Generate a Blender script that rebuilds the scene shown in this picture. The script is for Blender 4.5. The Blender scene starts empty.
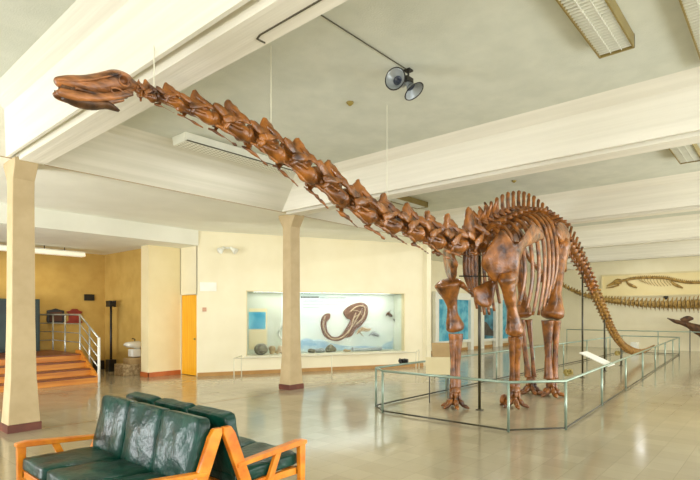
import bpy, bmesh, math, random
from mathutils import Vector, Matrix, noise
random.seed(7)
scene = bpy.context.scene
COL = scene.collection
PI = math.pi
# ---- the hall is built on its own grid: x runs along the column row, y towards the exhibit wall, z up
F, HZ, CH = 505.0, 313.0, 1.7
DC, DS = 0.657, 0.754
def ray(x, y):
    a = (x-350)/F
    return Vector((a*DC+DS, -a*DS+DC, (HZ-y)/F))
EYE = Vector((0, 0, CH))
def at_y(x, y, yy): r = ray(x, y); return EYE + r*(yy/r.y)
def at_x(x, y, xx): r = ray(x, y); return EYE + r*(xx/r.x)
def at_z(x, y, zz): r = ray(x, y); return EYE + r*((zz-CH)/r.z)

# ------------------------------------------------------------------ helpers
def link(o): COL.objects.link(o); return o
def tag(o, label=None, cat=None, group=None, kind=None):
    if label: o['label'] = label
    if cat: o['category'] = cat
    if group: o['group'] = group
    if kind: o['kind'] = kind
    return o
def thing(name, label, cat, loc=(0, 0, 0), rz=0, group=None):
    o = bpy.data.objects.new(name, None); link(o)
    o.empty_display_size = 0.1
    o.location = loc; o.rotation_euler = (0, 0, rz)
    return tag(o, label, cat, group)
def obj(name, bm, mat, parent=None, smooth=False, bevel=0, world=False):
    """link a bmesh as one object; when world=True vertices are world coordinates and parent is an Empty without rotation"""
    me = bpy.data.meshes.new(name)
    bmesh.ops.recalc_face_normals(bm, faces=bm.faces)
    bm.to_mesh(me); bm.free()
    if isinstance(mat, (list, tuple)):
        for m in mat: me.materials.append(m)
    else: me.materials.append(mat)
    if smooth:
        for p in me.polygons: p.use_smooth = True
    o = bpy.data.objects.new(name, me); link(o)
    if parent is not None:
        o.parent = parent
        if world:
            o.matrix_parent_inverse = Matrix.Identity(4)
            inv = (Matrix.Translation(parent.location) @ Matrix.Rotation(parent.rotation_euler.z, 4, 'Z')).inverted()
            me.transform(inv)
    if bevel:
        b = o.modifiers.new('bevel', 'BEVEL'); b.width = bevel; b.segments = 2; b.limit_method = 'ANGLE'; b.angle_limit = 0.6
    return o
def struct(name, bm, mat, **k): return tag(obj(name, bm, mat, **k), kind='structure')
def tree(o):
    return [c for c in bpy.data.objects if c.parent == o]
def dup(root, loc, rz=None, label=None):
    r = root.copy(); link(r); r.location = loc
    if rz is not None: r.rotation_euler = (0, 0, rz)
    if label: r['label'] = label
    for ch in tree(root):
        c = ch.copy(); link(c); c.parent = r
        for g in tree(ch):
            d = g.copy(); link(d); d.parent = c
    return r
def B(): return bmesh.new()
def box(bm, a, b, mi=0, rot=None):
    a = Vector(a); b = Vector(b)
    vs = [bm.verts.new((x, y, z)) for x in (a.x, b.x) for y in (a.y, b.y) for z in (a.z, b.z)]
    if rot is not None:
        c = (a+b)/2
        for v in vs: v.co = rot @ (v.co-c) + c
    for f in ((0, 1, 3, 2), (4, 6, 7, 5), (0, 4, 5, 1), (2, 3, 7, 6), (0, 2, 6, 4), (1, 5, 7, 3)):
        bm.faces.new([vs[i] for i in f]).material_index = mi
    return vs
def frame_of(t, up=Vector((0, 0, 1))):
    t = t.normalized()
    if abs(t.dot(up)) > .98: up = Vector((1, 0, 0))
    s = up.cross(t).normalized(); n = t.cross(s).normalized()
    return s, n
def catmull(pts, k):
    if k <= 1 or len(pts) < 3: return pts
    out = []
    n = len(pts)
    for i in range(n-1):
        p0, p1, p2, p3 = pts[max(i-1, 0)], pts[i], pts[i+1], pts[min(i+2, n-1)]
        for j in range(k):
            t = j/k
            out.append(tuple(0.5*((2*b)+(-a+c)*t+(2*a-5*b+4*c-d)*t*t+(-a+3*b-3*c+d)*t**3) for a, b, c, d in zip(p0, p1, p2, p3)))
    out.append(tuple(pts[-1]))
    return out
def loft(bm, rows, n=10, k=3, up=Vector((0, 0, 1)), mi=0, cap=True):
    """rows: (x,y,z,ra,rb): ra half-width sideways, rb half-height along up"""
    rows = catmull([tuple(r) for r in rows], k)
    P = [Vector(r[:3]) for r in rows]
    rings = []
    for i, r in enumerate(rows):
        t = P[min(i+1, len(P)-1)]-P[max(i-1, 0)]
        if t.length < 1e-6: t = Vector((0, 0, 1))
        s, nn = frame_of(t, up)
        ra, rb = max(r[3], .001), max(r[4], .001)
        rings.append([bm.verts.new(P[i]+s*(ra*math.cos(2*PI*j/n))+nn*(rb*math.sin(2*PI*j/n))) for j in range(n)])
    for a, b in zip(rings, rings[1:]):
        for j in range(n):
            bm.faces.new((a[j], a[(j+1) % n], b[(j+1) % n], b[j])).material_index = mi
    if cap:
        for rg, fl in ((rings[0], True), (rings[-1], False)):
            bm.faces.new(rg[::-1] if fl else rg).material_index = mi
def tube(bm, pts, r, n=8, mi=0):
    pts = [Vector(p) for p in pts]
    rings = []
    for i, p in enumerate(pts):
        if 0 < i < len(pts)-1: t = (pts[i+1]-p).normalized()+(p-pts[i-1]).normalized()
        else: t = pts[min(i+1, len(pts)-1)]-pts[max(i-1, 0)]
        s, nn = frame_of(t)
        m = 1
        if 0 < i < len(pts)-1:
            c = (pts[i+1]-p).normalized().dot((p-pts[i-1]).normalized()); m = 1/max(math.sqrt((1+c)/2), .5)
        rings.append([bm.verts.new(p+(s*math.cos(2*PI*j/n)*m+nn*math.sin(2*PI*j/n))*r) for j in range(n)])
    for a, b in zip(rings, rings[1:]):
        for j in range(n): bm.faces.new((a[j], a[(j+1) % n], b[(j+1) % n], b[j])).material_index = mi
    bm.faces.new(rings[0][::-1]).material_index = mi; bm.faces.new(rings[-1]).material_index = mi
def prism(bm, poly, axis, lo, hi, mi=0):
    """poly of (a,b) extruded along axis: 'x' -> (a,b)=(y,z); 'y' -> (x,z); 'z' -> (x,y)"""
    def v(a, b, c):
        return {'x': (c, a, b), 'y': (a, c, b), 'z': (a, b, c)}[axis]
    A = [bm.verts.new(v(a, b, lo)) for a, b in poly]; Bv = [bm.verts.new(v(a, b, hi)) for a, b in poly]
    n = len(poly)
    bm.faces.new(A).material_index = mi; bm.faces.new(Bv[::-1]).material_index = mi
    for i in range(n): bm.faces.new((A[i], A[(i+1) % n], Bv[(i+1) % n], Bv[i])).material_index = mi
def roughen(bm, amp, freq, seed=0):
    bm.normal_update()
    for v in bm.verts:
        v.co += v.normal*noise.noise(v.co*freq+Vector((seed, seed*2, 0)))*amp
def lathe(bm, prof, center, n=20, axis='z', mi=0):
    rings = []
    M = Matrix.Identity(3) if isinstance(axis, str) else axis
    for r, z in prof:
        rings.append([bm.verts.new(Vector(center)+M @ Vector((r*math.cos(2*PI*j/n), r*math.sin(2*PI*j/n), z))) for j in range(n)])
    for a, b in zip(rings, rings[1:]):
        for j in range(n): bm.faces.new((a[j], a[(j+1) % n], b[(j+1) % n], b[j])).material_index = mi
    return rings

# ------------------------------------------------------------------ materials
def srgb(r, g, b):
    f = lambda c: (c/255/12.92) if c/255 <= .04045 else ((c/255+.055)/1.055)**2.4
    return (f(r), f(g), f(b), 1)
def mat(name, c1, c2=None, rough=.6, scale=4, stretch=(1, 1, 1), detail=4, bump=0, bscale=None, lo=.35, hi=.65, coat=0, metal=0, spec=.5, bstretch=None, emit=None, estr=0):
    m = bpy.data.materials.new(name); m.use_nodes = True
    nt = m.node_tree; N = nt.nodes; L = nt.links
    p = N['Principled BSDF']
    p.inputs['Roughness'].default_value = rough; p.inputs['Metallic'].default_value = metal
    p.inputs['Specular IOR Level'].default_value = spec
    p.inputs['Coat Weight'].default_value = coat; p.inputs['Coat Roughness'].default_value = .12
    c2 = c2 or c1
    tc = N.new('ShaderNodeTexCoord'); mp = N.new('ShaderNodeMapping'); mp.inputs['Scale'].default_value = stretch
    L.new(tc.outputs['Object'], mp.inputs['Vector'])
    nz = N.new('ShaderNodeTexNoise'); nz.inputs['Scale'].default_value = scale; nz.inputs['Detail'].default_value = detail
    L.new(mp.outputs[0], nz.inputs['Vector'])
    cr = N.new('ShaderNodeValToRGB'); cr.color_ramp.elements[0].position = lo; cr.color_ramp.elements[1].position = hi
    cr.color_ramp.elements[0].color = c1; cr.color_ramp.elements[1].color = c2
    L.new(nz.outputs[0], cr.inputs[0]); L.new(cr.outputs[0], p.inputs['Base Color'])
    if bump:
        n2 = N.new('ShaderNodeTexNoise'); n2.inputs['Scale'].default_value = bscale or scale*3; n2.inputs['Detail'].default_value = 5
        mp2 = N.new('ShaderNodeMapping'); mp2.inputs['Scale'].default_value = bstretch or stretch
        L.new(tc.outputs['Object'], mp2.inputs['Vector']); L.new(mp2.outputs[0], n2.inputs['Vector'])
        bp = N.new('ShaderNodeBump'); bp.inputs['Strength'].default_value = bump; bp.inputs['Distance'].default_value = .02
        L.new(n2.outputs[0], bp.inputs['Height']); L.new(bp.outputs[0], p.inputs['Normal'])
    if emit:
        p.inputs['Emission Color'].default_value = emit; p.inputs['Emission Strength'].default_value = estr
    return m
M = {}
M['ceil'] = mat('ceiling_plaster', srgb(208, 212, 196), srgb(218, 221, 205), .85, 3, bump=.25, bscale=60)
M['beam'] = mat('board_marked_plaster_y', srgb(230, 226, 208), srgb(240, 236, 219), .8, 9, (1, .03, 1.5), bump=.6, bscale=12, bstretch=(1, .02, 1.5))
M['beamx'] = mat('board_marked_plaster_x', srgb(226, 224, 206), srgb(236, 233, 217), .8, 9, (.03, 1, 1.5), bump=.4, bscale=12, bstretch=(.02, 1, 1.5))
M['low'] = mat('low_ceiling_plaster', srgb(236, 236, 220), srgb(243, 243, 228), .85, 1.2, bump=.1, bscale=40)
M['wall'] = mat('cream_wall_paint', srgb(237, 228, 194), srgb(242, 234, 202), .75, 1.5, bump=.08, bscale=60)
M['yellow'] = mat('ochre_wall_paint', srgb(192, 156, 78), srgb(204, 169, 90), .75, 2.5, bump=.1, bscale=50)
M['pier'] = mat('warm_cream_paint', srgb(238, 222, 174), srgb(243, 228, 182), .75, 2)
M['brownwall'] = mat('dark_brown_panelling', srgb(74, 42, 26), srgb(92, 54, 32), .6, 6, (1, 1, .1))
M['column'] = mat('column_paint', srgb(196, 174, 132), srgb(206, 185, 143), .7, 4, bump=.08, bscale=50)
M['maroon'] = mat('maroon_base_paint', srgb(96, 52, 40), srgb(120, 66, 48), .5)
M['base'] = mat('ochre_baseboard', srgb(172, 128, 66), srgb(184, 140, 78), .5)
M['obase'] = mat('orange_brown_baseboard', srgb(184, 96, 40), srgb(200, 110, 50), .5)
M['stepw'] = mat('orange_step_wood', srgb(196, 116, 32), srgb(224, 148, 52), .4, 5, (.25, 3, 3), bump=.1)
M['tread'] = mat('dark_tread', srgb(112, 60, 28), srgb(134, 74, 34), .4, 6)
M['oak'] = mat('varnished_orange_wood', srgb(214, 112, 14), srgb(246, 156, 40), .35, 7, (1, 1, 1), bump=.08, coat=.3)
M['door'] = mat('yellow_door_wood', srgb(240, 166, 20), srgb(250, 190, 46), .4, 8, (1, 4, .15), bump=.05)
M['leather'] = mat('green_leather', srgb(2, 38, 27), srgb(8, 74, 60), .33, 5, bump=.6, bscale=10, lo=.3, hi=.7, spec=.35)
M['bone'] = mat('brown_fossil_bone', srgb(62, 32, 9), srgb(176, 108, 38), .28, 6, bump=1.0, bscale=12, lo=.3, hi=.7, coat=.3, detail=6)
M['bonetail'] = mat('light_yellowed_bone', srgb(70, 42, 14), srgb(184, 136, 58), .45, 12, bump=.8, bscale=25, lo=.25, hi=.7)  # yellower copy of the bone; light on the tail put into the colour
M['skull'] = mat('red_brown_skull_bone', srgb(44, 20, 6), srgb(200, 130, 72), .35, 9, (.5, 1, 1.6), bump=.6, bscale=18, lo=.3, hi=.7, coat=.2)
M['darkbone'] = mat('dark_fossil_bone', srgb(58, 36, 18), srgb(110, 74, 40), .5, 8, bump=.4)
M['palebone'] = mat('ochre_marine_bone', srgb(126, 96, 40), srgb(192, 156, 82), .5, 8, bump=.4)
M['rail'] = mat('pale_green_metal', srgb(138, 158, 142), srgb(160, 178, 160), .3, 3, metal=.5)
M['white'] = mat('white_enamel', srgb(236, 236, 222), srgb(242, 242, 230), .4)
M['pale'] = mat('pale_rail_paint', srgb(220, 214, 186), srgb(228, 222, 196), .4)
M['steel'] = mat('brushed_steel', srgb(170, 172, 164), srgb(196, 198, 188), .3, metal=.7)
M['black'] = mat('black_metal', srgb(24, 22, 18), srgb(36, 33, 26), .4)
M['poleblk'] = mat('olive_black_pole_paint', srgb(44, 40, 20), srgb(62, 56, 28), .35)
M['strip'] = mat('brass_floor_strip', srgb(138, 108, 60), srgb(150, 118, 68), .4)
M['lampwhite'] = mat('lamp_housing', srgb(226, 226, 208), srgb(234, 234, 216), .5)
M['lampgold'] = mat('brassy_lamp_edge', srgb(140, 122, 66), srgb(156, 138, 80), .4, metal=.3)
M['lamptube'] = mat('lamp_diffuser', srgb(240, 238, 220), srgb(246, 244, 228), .5, emit=(1, .97, .85, 1), estr=.35)
M['wire'] = mat('pale_wire', srgb(222, 220, 196), srgb(226, 224, 200), .5)
M['conduit'] = mat('dark_conduit', srgb(64, 58, 36), srgb(72, 66, 42), .5)
M['horn'] = mat('grey_horn_paint', srgb(150, 158, 160), srgb(172, 178, 178), .3, metal=.3)
M['horndk'] = mat('dark_horn_throat', srgb(40, 46, 58), srgb(60, 68, 84), .4)
M['teal'] = mat('dark_teal_paint', srgb(22, 42, 38), srgb(30, 54, 48), .4)
M['redwood'] = mat('dark_red_wood', srgb(122, 34, 20), srgb(150, 50, 28), .4)
M['porcelain'] = mat('white_porcelain', srgb(238, 238, 226), srgb(242, 242, 232), .2, coat=.4)
M['caseback'] = mat('pale_blue_backdrop', srgb(214, 230, 226), srgb(236, 242, 232), .7, .8)
M['casegrey'] = mat('pale_grey_backdrop', srgb(206, 210, 192), srgb(216, 220, 200), .7, .8)
M['bluepaint'] = mat('sea_blue_painting', srgb(150, 190, 214), srgb(208, 228, 232), .7, 3, (1, 1, 2))
M['turq'] = mat('turquoise_print', srgb(48, 150, 184), srgb(120, 196, 212), .5, 2.5, lo=.4, hi=.6)
M['turqdk'] = mat('deep_teal_print', srgb(24, 70, 84), srgb(90, 160, 180), .5, 2.5)
M['slab'] = mat('mauve_brown_rock', srgb(112, 78, 62), srgb(146, 110, 88), .7, 30, bump=.6)
M['slabedge'] = mat('pale_plaster_bone', srgb(196, 172, 140), srgb(214, 192, 160), .6, 20)
M['globe'] = mat('grey_brown_globe', srgb(82, 76, 58), srgb(150, 144, 116), .5, 16)
M['rock'] = mat('tan_rock', srgb(150, 124, 84), srgb(204, 182, 140), .7, 18, bump=.6)
M['plaque'] = mat('cream_plaque', srgb(240, 222, 164), srgb(244, 228, 174), .7, 2)
M['sign'] = mat('cream_sign_board', srgb(226, 212, 164), srgb(232, 219, 174), .6, 4)
M['signbr'] = mat('tan_sign_board', srgb(170, 142, 96), srgb(182, 154, 106), .6, 4)
M['ink'] = mat('grey_ink', srgb(70, 64, 56), srgb(90, 84, 74), .7)
M['pink'] = mat('pinkish_plate', srgb(206, 160, 128), srgb(212, 166, 134), .6)
M['olive'] = mat('olive_brass_fitting', srgb(120, 104, 44), srgb(150, 132, 60), .4)

def floor_mat():
    m = bpy.data.materials.new('polished_terrazzo_tile'); m.use_nodes = True
    nt = m.node_tree; N = nt.nodes; L = nt.links; p = N['Principled BSDF']
    tc = N.new('ShaderNodeTexCoord')
    br = N.new('ShaderNodeTexBrick'); br.inputs['Scale'].default_value = 1
    br.offset = 0; br.inputs['Brick Width'].default_value = .3; br.inputs['Row Height'].default_value = .3
    br.inputs['Mortar Size'].default_value = .0025; br.inputs['Mortar Smooth'].default_value = .3
    br.inputs['Color1'].default_value = srgb(180, 170, 143); br.inputs['Color2'].default_value = srgb(170, 159, 132)
    br.inputs['Mortar'].default_value = srgb(156, 144, 116)
    L.new(tc.outputs['Object'], br.inputs['Vector'])
    nz = N.new('ShaderNodeTexNoise'); nz.inputs['Scale'].default_value = .7; nz.inputs['Detail'].default_value = 4
    L.new(tc.outputs['Object'], nz.inputs['Vector'])
    mx = N.new('ShaderNodeMix'); mx.data_type = 'RGBA'; mx.blend_type = 'MULTIPLY'; mx.inputs[0].default_value = .5
    cr = N.new('ShaderNodeValToRGB'); cr.color_ramp.elements[0].color = (.7, .67, .6, 1); cr.color_ramp.elements[1].color = (1, 1, .98, 1)
    cr.color_ramp.elements[0].position = .35; cr.color_ramp.elements[1].position = .65
    L.new(nz.outputs[0], cr.inputs[0]); L.new(br.outputs['Color'], mx.inputs[6]); L.new(cr.outputs[0], mx.inputs[7])
    L.new(mx.outputs[2], p.inputs['Base Color'])
    n3 = N.new('ShaderNodeTexNoise'); n3.inputs['Scale'].default_value = 3.5; n3.inputs['Detail'].default_value = 3
    L.new(tc.outputs['Object'], n3.inputs['Vector'])
    mr = N.new('ShaderNodeMapRange'); mr.inputs['To Min'].default_value = .07; mr.inputs['To Max'].default_value = .19
    L.new(n3.outputs[0], mr.inputs['Value']); L.new(mr.outputs[0], p.inputs['Roughness'])
    n2 = N.new('ShaderNodeTexNoise'); n2.inputs['Scale'].default_value = 5
    L.new(tc.outputs['Object'], n2.inputs['Vector'])
    bp = N.new('ShaderNodeBump'); bp.inputs['Strength'].default_value = .12; bp.inputs['Distance'].default_value = .01
    L.new(n2.outputs[0], bp.inputs['Height']); L.new(bp.outputs[0], p.inputs['Normal'])
    p.inputs['Specular IOR Level'].default_value = .9
    return m
M['floor'] = floor_mat()

def perf_mat():
    m = bpy.data.materials.new('perforated_white_metal'); m.use_nodes = True
    nt = m.node_tree; N = nt.nodes; L = nt.links
    br = N.new('ShaderNodeTexBrick'); br.offset = 0; br.inputs['Scale'].default_value = 1
    br.inputs['Brick Width'].default_value = .075; br.inputs['Row Height'].default_value = .06; br.inputs['Mortar Size'].default_value = .019
    br.inputs['Color1'].default_value = srgb(150, 146, 112); br.inputs['Color2'].default_value = srgb(160, 156, 122); br.inputs['Mortar'].default_value = srgb(232, 232, 214)
    tc = N.new('ShaderNodeTexCoord'); L.new(tc.outputs['Object'], br.inputs['Vector']); L.new(br.outputs['Color'], N['Principled BSDF'].inputs['Base Color'])
    return m
# ------------------------------------------------------------------ camera
cam = bpy.data.objects.new('camera', bpy.data.cameras.new('camera')); link(cam)
cam.location = EYE; cam.rotation_euler = (PI/2, 0, -math.atan2(DS, DC))
cam.data.sensor_width = 36; cam.data.lens = 36*F/700; cam.data.shift_y = (HZ-240)/700
cam.data.clip_start = .05
scene.camera = cam

# ------------------------------------------------------------------ the setting
XF = 27.0            # far wall
b = B(); box(b, (-9, -7, -.2), (XF+.3, 16.4, 0)); struct('floor', b, M['floor'])
YL = 8.35
b = B(); box(b, (-9, -7, 4.5), (XF, 7.5, 4.65)); struct('ceiling', b, M['ceil'])
# sloped plaster side of the coffers, down to the column line
b = B(); prism(b, [(7.5, 4.5), (7.75, 4.42), (8.33, 3.9), (8.35, 3.9), (8.35, 4.7), (7.5, 4.7)], 'x', -9, XF); struct('trim_1', b, M['beamx'])
b = B(); box(b, (-9, 8.35, 3.9), (XF, 12.05, 4.1)); struct('trim_2', b, M['low'])
b = B(); box(b, (-9, 8.33, 3.893), (XF, 8.35, 3.903)); struct('trim_3', b, M['signbr'])
for i, xc in enumerate((-2.7, 2.42, 7.55, 12.65, 17.8, 22.9)):
    b = B()
    prism(b, [(xc-.11, 3.98), (xc-.2, 3.98), (xc-.2, 3.9), (xc-.24, 3.9), (xc-.40, 4.38), (xc-.62, 4.5), (xc-.62, 4.6), (xc+.62, 4.6), (xc+.62, 4.5), (xc+.38, 4.38), (xc+.2, 3.9)], 'y', -7, 8.33)
    # shadow gap and lower strip under the beam
    box(b, (xc-.12, -7, 3.86), (xc+.2, 8.33, 3.99))
    struct('trim_%d' % (4+i), b, M['beam'])
# soffit over the alcove and stairs, with its fascia
b = B(); prism(b, [(11.9, 4.1), (11.9, 3.5), (16.3, 3.5), (16.3, 3.7), (12.1, 3.7), (12.1, 4.1)], 'x', -9, 7.5); struct('trim_12', b, M['low'])
# ochre rear wall of the alcove and its side wall
b = B(); box(b, (3.85, 16.0, 0), (6.95, 16.2, 3.6)); struct('wall_back', b, M['yellow'])
b = B(); box(b, (-9, 15.9, 0), (3.85, 16.2, 3.6)); struct('wall_panelled', b, M['brownwall'])
b = B(); box(b, (6.8, 13.15, 0), (7.0, 16.05, 3.6)); struct('wall_side', b, M['yellow'])
b = B(); box(b, (6.57, 12.8, 0), (7.7, 13.2, 3.6)); struct('wall_pier', b, M['pier'])
# door wall
b = B(); box(b, (7.5, 12.78, 0), (7.7, 12.85, 3.6)); box(b, (7.5, 11.95, 0), (7.7, 11.99, 3.6)); box(b, (7.5, 11.95, 2.2), (7.7, 12.85, 4.1)); box(b, (7.66, 11.95, 0), (7.72, 12.85, 2.3))
struct('wall_door_side', b, M['wall'])
b = B(); box(b, (7.53, 12.0, .01), (7.57, 12.77, 2.19)); d = struct('door_1', b, M['door'], bevel=.004)
b = B(); lathe(b, [(.0, -.05), (.025, -.045), (.028, -.03), (.012, -.02), (.012, 0)], (7.52, 12.07, 1.0), 12, Matrix.Rotation(PI/2, 3, 'Y')); obj('door_knob', b, M['olive'], d, smooth=True)
b = B(); box(b, (6.55, 12.78, 0), (7.5, 12.8, .12)); box(b, (6.55, 12.78, 0), (6.57, 13.22, .12)); struct('baseboard_pier', b, M['obase'])
# exhibit wall in its own frame (x along the wall, y into it)
WO = Vector((7.5, 11.95, 0)); WE = Vector((13.84, 8.78, 0)); WA = math.atan2(WE.y-WO.y, WE.x-WO.x); WL = (WE-WO).length
WM = Matrix.Translation(WO) @ Matrix.Rotation(WA, 4, 'Z'); WI = WM.inverted()
def on_wall(x, y, depth=0):
    o = WI @ EYE; r = WI.to_3x3() @ ray(x, y)
    return o + r*((depth-o.y)/r.y)
X0, X1 = on_wall(246, 300).x, on_wall(405, 300).x
Z0, Z1 = .5, 2.33
def wobj(name, bm, m, **k):
    o = obj(name, bm, m, **k); o.location = WO; o.rotation_euler = (0, 0, WA); return o
b = B()
box(b, (0, 0, 0), (X0, .2, 3.95)); box(b, (X1, 0, 0), (WL, .2, 3.95)); box(b, (X0, 0, Z1), (X1, .2, 3.95)); box(b, (X0, 0, 0), (X1, .2, Z0))
tag(wobj('wall_exhibit', b, M['wall']), kind='structure')
b = B(); box(b, (0, -.02, 0), (WL, 0, .1)); tag(wobj('baseboard_exhibit', b, M['base']), kind='structure')
# wall returning behind the exhibit wall, then the poster wall and the far wall
b = B(); box(b, (13.7, 8.7, 0), (13.95, 11.4, 3.95)); struct('wall_return', b, M['wall'])
b = B(); box(b, (13.8, 11.3, 0), (XF, 11.5, 4.0)); struct('wall_poster', b, M['wall'])
b = B(); box(b, (13.95, 11.27, 0), (XF, 11.3, .12)); struct('baseboard_poster', b, M['base'])
b = B(); box(b, (XF, -7, 0), (XF+.2, 11.5, 4.6)); struct('wall_far', b, M['wall'])
b = B(); box(b, (2.6, 8.28, 0), (13.6, 8.3, .002)); struct('trim_13', b, M['strip'])

# ------------------------------------------------------------------ columns
def column(xc, yc, label):
    t = thing('column', label, 'column', (xc, yc, 0), 0, 'square columns along the hall')
    b = B()
    prof = [(0.11, .205, .17), (.35, .19, .155), (.8, .165, .14), (1.6, .15, .13), (3.45, .14, .13), (3.62, .14, .14), (3.84, .15, .27), (3.9, .15, .27)]
    prev = None
    for z, hx, hy in prof:
        r = [b.verts.new((sx*hx, sy*hy, z)) for sx, sy in ((-1, -1), (1, -1), (1, 1), (-1, 1))]
        if prev:
            for j in range(4): b.faces.new((prev[j], prev[(j+1) % 4], r[(j+1) % 4], r[j]))
        else: b.faces.new(r[::-1])
        prev = r
    b.faces.new(prev)
    obj('shaft', b, M['column'], t, bevel=.012)
    b = B(); prism(b, [(-.215, -.18), (.215, -.18), (.215, .18), (-.215, .18)], 'z', 0, .112); obj('base_block', b, M['maroon'], t)
    return t
c1 = column(2.40, 8.46, 'tan square column at left in front of the stairs')
dup(c1, (7.70, 8.46, 0), label='tan square column standing before the long glazed display')

# ------------------------------------------------------------------ ceiling lamps
def lamp(x0, x1, yc, label):
    """louvred fluorescent box on the coffer ceiling running along x"""
    t = thing('ceiling_lamp', label, 'ceiling light', ((x0+x1)/2, yc, 4.36), 0, 'louvred ceiling lamps')
    h = (x1-x0)/2
    b = B(); box(b, (-h, -.15, .12), (h, .15, .14)); box(b, (-h, -.165, 0), (-h+.02, .165, .14)); box(b, (h-.02, -.165, 0), (h, .165, .14))
    box(b, (-h, .15, 0), (h, .165, .13)); box(b, (-h, -.165, 0), (h, -.15, .13)); obj('housing', b, M['lampgold'], t)
    b = B(); n = int(2*h/.055)
    for i in range(1, n): xx = -h+2*h*i/n; box(b, (xx-.003, -.15, .01), (xx+.003, .15, .06))
    for yy in (-.05, .05): box(b, (-h+.02, yy-.003, .01), (h-.02, yy+.003, .06))
    obj('louvre', b, M['lampwhite'], t)
    b = B()
    for yy in (-.08, .08): tube(b, [(-h+.04, yy, .09), (h-.04, yy, .09)], .018)
    obj('tube_lamp', b, M['lamptube'], t, smooth=True)
    return t
lamp(3.0, 5.7, 1.34, 'large louvred ceiling lamp at top right with brass edges')
lamp(4.5, 6.85, .55, 'ceiling lamp cut off by the top right corner')
lamp(8.35, 10.7, 1.32, 'louvred ceiling lamp at right, in the coffer beyond the beam')
lamp(8.3, 10.9, 7.05, 'ceiling lamp just above the neck beyond the beam')
# perforated box lamp behind the neck
t = thing('ceiling_lamp', 'white perforated strip lamp on the ceiling behind the neck', 'ceiling light', (5.35, 7.22, 4.36), 0, 'louvred ceiling lamps')
b = B(); prism(b, [(-.17, .0), (.17, .0), (.2, .14), (-.2, .14)], 'x', -1.15, 1.15); obj('housing', b, M['lampwhite'], t, bevel=.01)
b = B(); box(b, (-1.12, -.2, .005), (1.15, -.185, .02)); obj('edge_strip', b, M['conduit'], t)
b = B(); box(b, (-1.1, -.15, -.004), (1.1, .15, .001)); obj('perforated_panel', b, perf_mat(), t)
# hanging strip lamp in the alcove
t = thing('strip_lamp', 'white strip lamp hung under the alcove ceiling above the stairs', 'ceiling light', (4.5, 15.0, 3.28))
b = B(); prism(b, [(-.14, .0), (.14, .0), (.11, .1), (-.11, .1)], 'x', -1.3, 1.3); obj('diffuser', b, mat('alcove_diffuser', srgb(240, 234, 206), srgb(246, 240, 214), .5, emit=(1, .93, .72, 1), estr=.45), t, bevel=.01)
b = B(); box(b, (-1.3, -.1, .1), (1.3, .1, .13)); obj('housing', b, M['lampwhite'], t)
for xx in (-.9, .3, .8):
    b = B(); tube(b, [(xx, 0, .12), (xx, 0, .22)], .012); obj('hanger', b, M['black'], t)

# dark conduits on the ceiling and beam
b = B(); p0 = at_z(313, 9, 4.5); p1 = at_z(410, 70, 4.49); p1.y = p0.y
tube(b, [(p0.x-1.0, p0.y, 4.492), (p1.x, p1.y, 4.492)], .006)
tag(obj('conduit', b, M['conduit']), 'thin dark cable run across the ceiling to the twin horns', 'cable')
b = B(); q0 = at_z(255, 38.5, 3.85); q1 = at_z(318, -4, 3.85)
tube(b, [(q0.x+.1, q0.y-.0, 3.856), (q0.x+.02, q0.y, 3.856), (q0.x, q0.y-.06, 3.856), (q0.x-.02, q1.y-2, 3.856)], .007)
tag(obj('cable', b, M['conduit']), 'dark cable along the beam edge at top of the hall', 'cable')

# loudspeakers: twin horns
hp = Vector((p1.x, p1.y, 4.5))
t = thing('horn_loudspeaker', 'pair of grey horn loudspeakers hung from the ceiling', 'loudspeaker', hp)
b = B(); tube(b, [(0, 0, 0), (0, 0, -.1)], .012); box(b, (-.06, -.03, -.14), (.06, .03, -.09)); box(b, (-.04, -.04, -.02), (.04, .04, 0)); obj('bracket', b, M['black'], t)
R3 = ray(350, 240).to_2d()
right = Vector((DC, -DS, 0)); fwd = Vector((DS, DC, 0)); upv = Vector((0, 0, 1))
def horn(center, direction, name):
    d = direction.normalized(); q = Vector((0, 0, 1)).rotation_difference(d).to_matrix()
    b = B(); r = lathe(b, [(.03, -.10), (.045, -.09), (.045, -.03), (.03, -.02), (.035, .02), (.06, .07), (.09, .105), (.115, .125), (.122, .128), (.117, .134), (.105, .122), (.085, .10), (.055, .065), (.03, .02), (.002, .01)], center, 24, q)
    b.faces.new(r[0][::-1])
    h = obj(name, b, M['horn'], t, smooth=True)
    b = B(); lathe(b, [(.001, .005), (.03, .022), (.057, .06), (.054, .062), (.028, .03), (.001, .015)], center, 20, q); obj('throat', b, M['horndk'], h, smooth=True)
    b = B(); tb = lathe(b, [(.118, .122), (.128, .128), (.122, .138), (.113, .132), (.118, .122)], center, 24, q); obj('rim', b, M['black'], h, smooth=True)
horn(-right*.1+upv*-.14, -fwd*.8-right*.45-upv*.1, 'horn')
horn(right*.0-upv*.15+fwd*.02, right*.45-upv*.75-fwd*.25, 'horn')
for (x, y, lb) in ((350, 103, 'small round cream ceiling detector left of the horns'), (514, 181, 'small brown ceiling detector above the back of the skeleton')):
    p = at_z(x, y, 4.49)
    b = B(); r = lathe(b, [(.001, -.035), (.02, -.035), (.03, -.02), (.045, -.01), (.05, .01), (.001, .01)], (p.x, p.y, 4.49), 16); tag(obj('smoke_detector', b, M['olive'], smooth=True), lb, 'smoke detector')

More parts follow.
